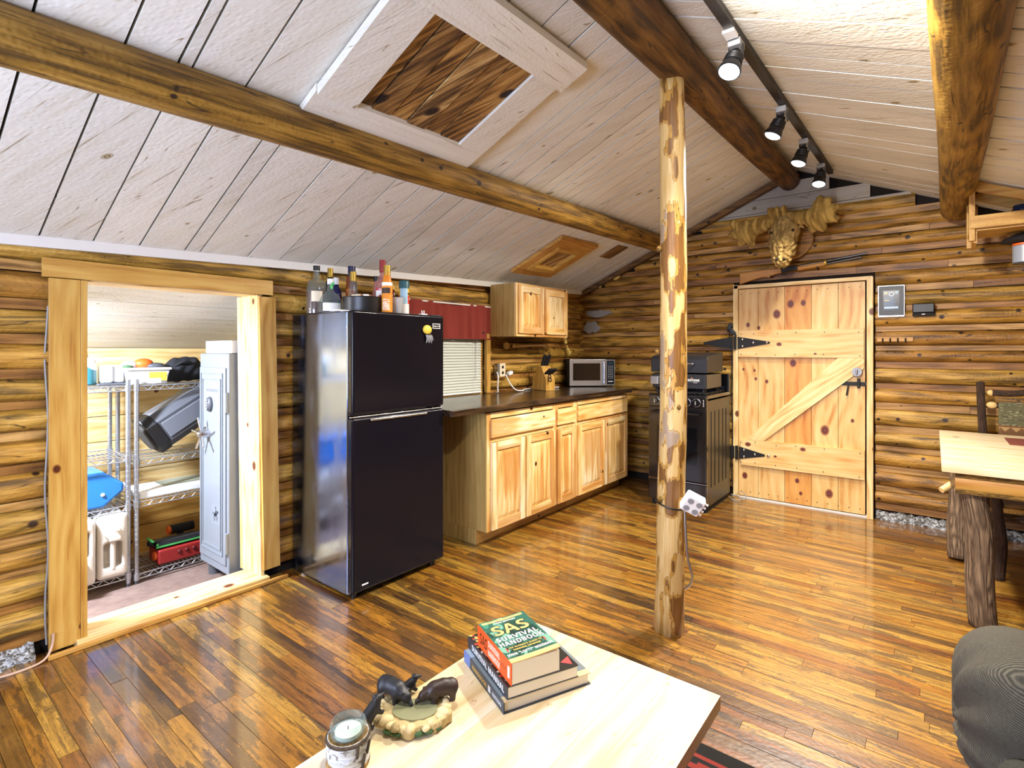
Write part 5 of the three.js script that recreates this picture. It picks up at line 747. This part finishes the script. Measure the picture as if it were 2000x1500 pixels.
// ---------------------------------------------------------------- sofa at the picture edge
{
  const s = thing('corduroy_sofa', 'grey green corduroy sofa cut off by the picture edge', 'sofa', [0, 0, 0]);
  const cord = g => wuv(g, 'x', .3, .25);
  const arm = sdfMesh(p => { const q = [Math.abs(p[0] - .52) - .36, Math.abs(p[1] - .475) - .05, Math.abs(p[2] + 1.68) - .045]; let d = Math.hypot(Math.max(q[0], 0), Math.max(q[1], 0), Math.max(q[2], 0)) + Math.min(Math.max(...q), 0) - .118; const w = p[0] < .2 ? .007 * sstep(.2, .06, p[0]) * Math.sin(Math.atan2(p[1] - .43, p[2] + 1.68) * 11 + 3 * p[0]) : 0; return d + w; }, [.5, .46, -1.68], .56, 90);
  obj('arm', cord(arm), M.corduroy, s);
  obj('arm_front', cord(rb(.8, .34, .25, .04, .5, .2, -1.68)), M.corduroy, s); obj('seat_cushion', cord(rb(.72, .17, 1.3, .05, .46, .385, -.89, 3)), S({ map: T.cordC, color: 0xe6f0f2, roughness: .95, bumpMap: T.cord, bumpScale: .002 }), s); obj('base', cord(rb(.78, .28, 1.34, .03, .5, .16, -.89)), M.corduroy, s);
  obj('backrest', cord(rb(.24, .6, 1.9, .08, .98, .62, -.95, 3)), M.corduroy, s);
  for (const [x, z] of [[.16, -1.7], [.85, -1.7], [.16, -.3], [.85, -.3]]) obj('foot', cyl(.025, .02, .04, 12, x, .02, z), M.black, s);
}

// ---------------------------------------------------------------- rug, coffee table and what lies on it
{
  const rug = canvasTex(512, 1024, (g, w, h) => {
    g.fillStyle = '#12110f'; g.fillRect(0, 0, w, h); g.fillStyle = '#7c2a22'; g.fillRect(34, 34, w - 68, h - 68); g.fillStyle = '#151311'; const r = mulberry(8);
    for (let i = 0; i < 40; i++) { g.fillRect(50 + r() * (w - 110), 44 + (i % 2) * 8, 18, 10); g.fillRect(50 + r() * (w - 110), h - 62 + (i % 2) * 8, 18, 10); g.fillRect(44 + (i % 2) * 8, 50 + i * 24, 10, 14); g.fillRect(w - 60 + (i % 2) * 8, 50 + i * 24, 10, 14); }
    g.fillRect(76, 76, w - 152, 12); g.fillRect(76, h - 88, w - 152, 12); g.fillStyle = '#8c3a2c'; g.fillRect(90, 92, w - 180, h - 184);
  });
  const geo = rb(1.28, .01, 1.72, .004, 0, .005, 0), p = geo.attributes.position, uv = geo.attributes.uv; for (let i = 0; i < p.count; i++) uv.setXY(i, p.getX(i) / 1.28 + .5, .5 - p.getZ(i) / 1.72);
  const o = obj('area_rug', geo, S({ map: rug, roughness: 1, bumpMap: T.lump, bumpScale: .003 })); o.position.set(-.65, .001, -.905); tag(o, 'red and black patterned rug under the coffee table', 'rug');
}
const TT = .45;
{
  const t = thing('coffee_table', 'pale plank coffee table on log legs in the foreground', 'coffee table', [-.722, 0, -.84]);
  for (const [x, w] of [[-.205, .2045], [0, .2045], [.205, .2045]]) obj('top_plank', wb(w, .034, 1.03, x, TT - .017, 0, 'z'), M.table, t);
  obj('apron', wb(.5, .07, .025, 0, .38, -.43, 'x'), M.pine, t); obj('apron', wb(.5, .07, .025, 0, .38, .43, 'x'), M.pine, t); obj('apron', wb(.025, .07, .84, -.24, .38, 0, 'z'), M.pine, t); obj('apron', wb(.025, .07, .84, .24, .38, 0, 'z'), M.pine, t);
  for (const x of [-.22, .22]) for (const z of [-.41, .41]) obj('leg', barkLog([x, .012, z], [x, .416, z], .042, .038), M.bark, t);
}
// books: local x runs along the spine, -z away from the spine
const coverUV = (g, L, W) => { const p = g.attributes.position, uv = g.attributes.uv; for (let i = 0; i < p.count; i++) uv.setXY(i, .5 - p.getZ(i) / W, .5 - p.getX(i) / L); return g; };
function book(name, label, p, turn, L, W, H, coverTex, spineTex, bend, hard) {
  const b = thing(name, label, 'book', p, turn, 'books on the coffee table'), ov = hard ? .004 : 0;
  obj('page_block', bx(L - 2 * ov - .001, H - .006, W - .004 - ov, 0, H / 2, .001), M.paper, b);
  obj('back_cover', bx(L, .0025, W, 0, .00125, 0), S({ map: spineTex[1] ?? null, color: 0x30343c, roughness: .5 }), b);
  const g = new THREE.BoxGeometry(L, .0025, W, 1, 1, 16); { const q = g.attributes.position; for (let i = 0; i < q.count; i++) { const t = clamp((W / 2 - q.getZ(i)) / W); q.setY(i, q.getY(i) + bend * t * t); } g.computeVertexNormals(); }
  obj('front_cover', coverUV(g.translate(0, H - .00125, 0), L, W), S({ map: coverTex, roughness: .35 }), b);
  const sp = rb(L, H, .004, .0015, 0, H / 2, W / 2 - .001); { const q = sp.attributes.position, uv = sp.attributes.uv; for (let i = 0; i < q.count; i++) uv.setXY(i, q.getX(i) / L + .5, q.getY(i) / H); } obj('spine', sp, S({ map: spineTex[0], roughness: .4 }), b);
  return b;
}
{
  const flip = (t) => t;
  const c1 = canvasTex(512, 512, (g, w, h) => { g.fillStyle = '#6f7a80'; g.fillRect(0, 0, w, h); g.fillStyle = '#9db0c4'; g.fillRect(0, 0, w, 90); g.fillStyle = '#c8b48c'; g.fillRect(0, h - 40, w, 40); });
  const s1 = canvasTex(512, 64, (g, w, h) => { g.fillStyle = '#5a78b8'; g.fillRect(0, 0, w, h); g.fillStyle = '#303b46'; g.fillRect(90, 0, w, h); g.fillStyle = '#d8b050'; g.font = 'bold 34px sans-serif'; g.fillText('HANDBOOK', 120, 44); g.fillStyle = '#c8ccd0'; g.fillRect(330, 14, 30, 34); g.font = 'bold 26px sans-serif'; g.fillText('EDITION', 380, 42); });
  book('guide_book', 'largest book at the bottom of the coffee table stack', [-.854, TT, -1.13], -.42, .245, .25, .03, c1, [s1], 0, true);
  const c2 = canvasTex(512, 512, (g, w, h) => { g.fillStyle = '#24211e'; g.fillRect(0, 0, w, h); const r = mulberry(12); for (let i = 0; i < 60; i++) { g.fillStyle = ['#d8c060', '#c8c8c0', '#a83a2c', '#54584c'][i % 4]; g.beginPath(); g.ellipse(10 + r() * 120, r() * h, 6 + r() * 14, 5 + r() * 10, 0, 0, 7); g.fill(); } g.fillStyle = '#d84a4c'; g.beginPath(); g.moveTo(w - 90, h - 60); g.lineTo(w - 10, h - 90); g.lineTo(w - 30, h - 20); g.fill(); });
  const s2 = canvasTex(512, 64, (g, w, h) => { g.fillStyle = '#2a3038'; g.fillRect(0, 0, w, h); g.fillStyle = '#e8eaec'; g.font = 'bold 46px sans-serif'; g.fillText('SURVIVAL MANUAL', 60, 50, 420); });
  book('manual_book', 'dark survival manual in the middle of the book stack', [-.862, TT + .031, -1.12], -.44, .252, .2, .03, c2, [s2], .001, false);
  const c3 = canvasTex(512, 768, (g, w, h) => {
    const r = mulberry(31); g.fillStyle = '#2c5e4e'; g.fillRect(0, 0, w, h); for (let i = 0; i < 40; i++) { g.fillStyle = ['#1d4438', '#3f7f6a', '#16342c', '#6fa088'][i % 4]; g.beginPath(); g.ellipse(r() * w, r() * h, 30 + r() * 60, 16 + r() * 30, r() * 3, 0, 7); g.fill(); }
    g.textAlign = 'center'; g.fillStyle = '#e6c478'; g.fillRect(30, 16, w - 60, 16); g.fillRect(30, 40, w - 60, 12); g.fillStyle = '#f4efe4'; g.font = 'bold 34px sans-serif'; g.fillText('THIRD EDITION', w / 2, 92);
    g.font = 'bold 236px sans-serif'; g.lineWidth = 14; g.strokeStyle = '#17261e'; g.strokeText('SAS', w / 2, 300, w - 40); g.fillStyle = '#e8bc74'; g.fillText('SAS', w / 2, 300, w - 40); g.strokeStyle = '#2a2a1c'; g.lineWidth = 5; g.beginPath(); g.moveTo(20, 200); g.lineTo(180, 240); g.lineTo(300, 190); g.lineTo(490, 250); g.stroke();
    g.fillStyle = '#ffffff'; g.strokeStyle = '#141c18'; g.lineWidth = 8; g.font = 'bold 96px sans-serif'; for (const [t, y] of [['SURVIVAL', 410], ['HANDBOOK', 500]]) { g.strokeText(t, w / 2, y, w - 40); g.fillText(t, w / 2, y, w - 40); }
    g.fillStyle = '#1a2a22'; g.fillRect(60, 530, w - 120, 36); g.fillRect(100, 574, w - 200, 34); g.fillStyle = '#ecc868'; g.font = 'bold 30px sans-serif'; g.fillText('THE ULTIMATE GUIDE TO', w / 2, 559, w - 140); g.fillText('SURVIVING ANYWHERE', w / 2, 602, w - 220); g.fillStyle = '#c83a40'; g.fillRect(50, 540, 14, 60); g.fillRect(w - 64, 540, 14, 60);
    g.fillStyle = '#f6f2ea'; g.font = 'bold 50px sans-serif'; g.fillText('JOHN "LOFTY" WISEMAN', w / 2, 672, w - 40); g.fillStyle = '#e6c07a'; g.fillRect(0, h - 60, w, 60); g.fillStyle = '#7a5a2c'; g.font = '20px sans-serif'; g.fillText('the definitive survival guide', w / 2, h - 22, w - 40);
  });
  const s3 = canvasTex(512, 160, (g, w, h) => { g.fillStyle = '#d8501c'; g.fillRect(0, 0, w, h); g.fillStyle = '#3a1408'; g.font = 'bold 110px sans-serif'; g.fillText('SAS', 40, 118, 120); g.fillStyle = '#f0d8c8'; g.font = 'bold 62px sans-serif'; g.fillText('SURVIVAL', 175, 74, 180); g.fillText('HANDBOOK', 175, 138, 180); g.fillStyle = '#7a2408'; g.font = 'bold 40px sans-serif'; g.fillText('WISEMAN', 370, 96, 80); g.fillStyle = '#f0e4d8'; g.fillRect(466, 40, 28, 80); });
  book('survival_handbook', 'thick orange-spined paperback with green cover topmost of the book stack', [-.845, TT + .063, -1.085], -.43, .2, .137, .056, c3, [s3], .006, false);
}
{ // bear figurine: local x runs across the view, z towards the room's near end
  const f = thing('bear_figurine', 'small resin pond with four bears on the coffee table', 'figurine', [-.952, TT + .003, -.822], .672);
  const stone = S({ color: 0xb8a270, roughness: .8, bumpMap: T.lump, bumpScale: .004 }), stone2 = S({ color: 0xcdb98a, roughness: .75 }), moss = S({ color: 0x3f5a34, roughness: .9 }), bearM = S({ color: 0x15161b, roughness: .5, bumpMap: T.furB, bumpScale: .002 }), bearB = S({ color: 0x2a1a12, roughness: .5, bumpMap: T.furB, bumpScale: .002 });
  obj('base', sdfMesh(p => { const a = Math.atan2(p[2], p[0]), k = 1 + .06 * Math.sin(a * 5) + .04 * Math.sin(a * 9 + 1), r = Math.hypot(p[0] / .088, p[2] / .068) / k; const d = Math.max((r - 1) * .068, Math.abs(p[1] - .011) - .011); return d + .002 * Math.sin(p[0] * 190) * Math.sin(p[2] * 170); }, [0, .02, 0], .12, 56), stone, f);
  obj('pond', cyl(.052, .052, .003, 30, 0, 0, 0).scale(1, 1, .72).translate(.008, .0235, .006), P({ color: 0x8a8a68, roughness: .15, clearcoat: .5 }), f);
  const r = mulberry(77); for (let i = 0; i < 30; i++) { const a = i / 30 * 6.283, k = .93 + .14 * r(); const s = .008 + .006 * r(); const g = new THREE.IcosahedronGeometry(s, 1).scale(1.3, .8, 1).rotateY(r() * 3).translate(.08 * k * Math.cos(a), .012 + .012 * r(), .06 * k * Math.sin(a)); obj('rock', g, [stone, stone2, stone2][i % 3], f); }
  for (let i = 0; i < 6; i++) { const a = .7 + i * .28; obj('moss', sph(.01, .082 * Math.cos(a), .007, .063 * Math.sin(a), 1.4, .6, 1, 8), moss, f); }
  const bear = (mat, x, y, z, turn, tilt, sc, headDown) => {
    const g = sdfMesh(p => { const q = [p[0], p[1], p[2]]; let d = capsule(q, [-.035, .036, 0], [.02, .038, 0], .024, .021); d = smin(d, capsule(q, [-.01, .048, 0], [.012, .046, 0], .016, .016), .012); const hy = headDown ? .03 : .05; d = smin(d, capsule(q, [.02, .04, 0], [.05, hy, 0], .017, .0155), .012); d = smin(d, capsule(q, [.055, hy - .003, 0], [.072, hy - .012, 0], .009, .006), .006);
      for (const s of [-1, 1]) { d = smin(d, Math.hypot(q[0] - .045, q[1] - hy - .014, q[2] - s * .011) - .0055, .003); d = smin(d, capsule(q, [-.036, .03, s * .014], [-.036, .006, s * .016], .0125, .008), .006); d = smin(d, capsule(q, [.018, .03, s * .013], [.022, .006, s * .014], .011, .0075), .006); d = smin(d, capsule(q, [.022, .005, s * .014], [.029, .004, s * .014], .006, .005), .003); d = smin(d, capsule(q, [-.034, .005, s * .016], [-.026, .004, s * .016], .006, .005), .003); } return d; }, [.015, .034, 0], .078, 48);
    const o = obj('bear', g, mat, f); o.position.set(x, y, z); o.rotation.set(0, turn, tilt, 'YZX'); o.scale.setScalar(sc); return o;
  };
  bear(bearM, -.052, .02, -.034, -.55, -.08, .8, true); bear(bearM, -.012, .022, -.058, .45, .5, .5, false); bear(bearB, .062, .02, -.03, 3.5, -.05, .78, true); bear(bearM, -.072, .03, .042, .8, .7, .6, false);
}
{ // candle in a bark ring
  const c = thing('bark_candle', 'glass candle cup set in a birch bark holder on the coffee table corner', 'candle', [-.955, TT, -.652]);
  const prof = []; for (let i = 0; i <= 10; i++) prof.push([.043 + .0015 * Math.sin(i * 1.7), .001 + i * .0062]); const birch = dataTex(256, 256, (() => { const a = pnoise(301, 6, 60), b = pnoise(302, 30, 12), q = pnoise(303, 3, 3); return (u, v) => { const side = q(u, v) > .55; let k = mix3(rgb(0xa8adb0), rgb(0xd4d6d4), a(u, v)); if (b(u, v) > .72) k = mix3(k, rgb(0x5a5048), .6); if (side) k = mix3(rgb(0x5a4022), rgb(0xb08a4c), a(v, u)); return k; }; })());
  obj('bark_holder', lathe([[.001, .001], ...prof, [.039, .064], [.036, .06], [.001, .058]], 36), S({ map: birch, roughness: .85, bumpMap: T.lump, bumpScale: .003 }), c);
  obj('twig_ring', new THREE.TorusGeometry(.043, .0035, 8, 40).rotateX(Math.PI / 2).translate(0, .06, 0), M.bark, c); for (const [y, a] of [[.055, .2], [.03, -.1], [.05, -.4]]) obj('twig', rod([.044 * Math.cos(a), y - .02, .044 * Math.sin(a)], [.05 * Math.cos(a), y + .008, .05 * Math.sin(a)], .003), M.bark, c);
  obj('glass_cup', lathe([[.001, .059], [.03, .059], [.036, .066], [.037, .084], [.033, .09], [.031, .09], [.0345, .083], [.0335, .067], [.028, .062], [.001, .062]], 36), M.glass, c); obj('wax', cyl(.027, .027, .008, 28, 0, .066, 0), M.whiteGloss, c); obj('wick', cyl(.001, .001, .008, 6, 0, .073, 0), M.black, c);
}

scene.traverse(o => { if (o.isMesh || o.isLight) { o.castShadow = true; if (o.isMesh) o.receiveShadow = true; } });
renderer.render(scene, camera);
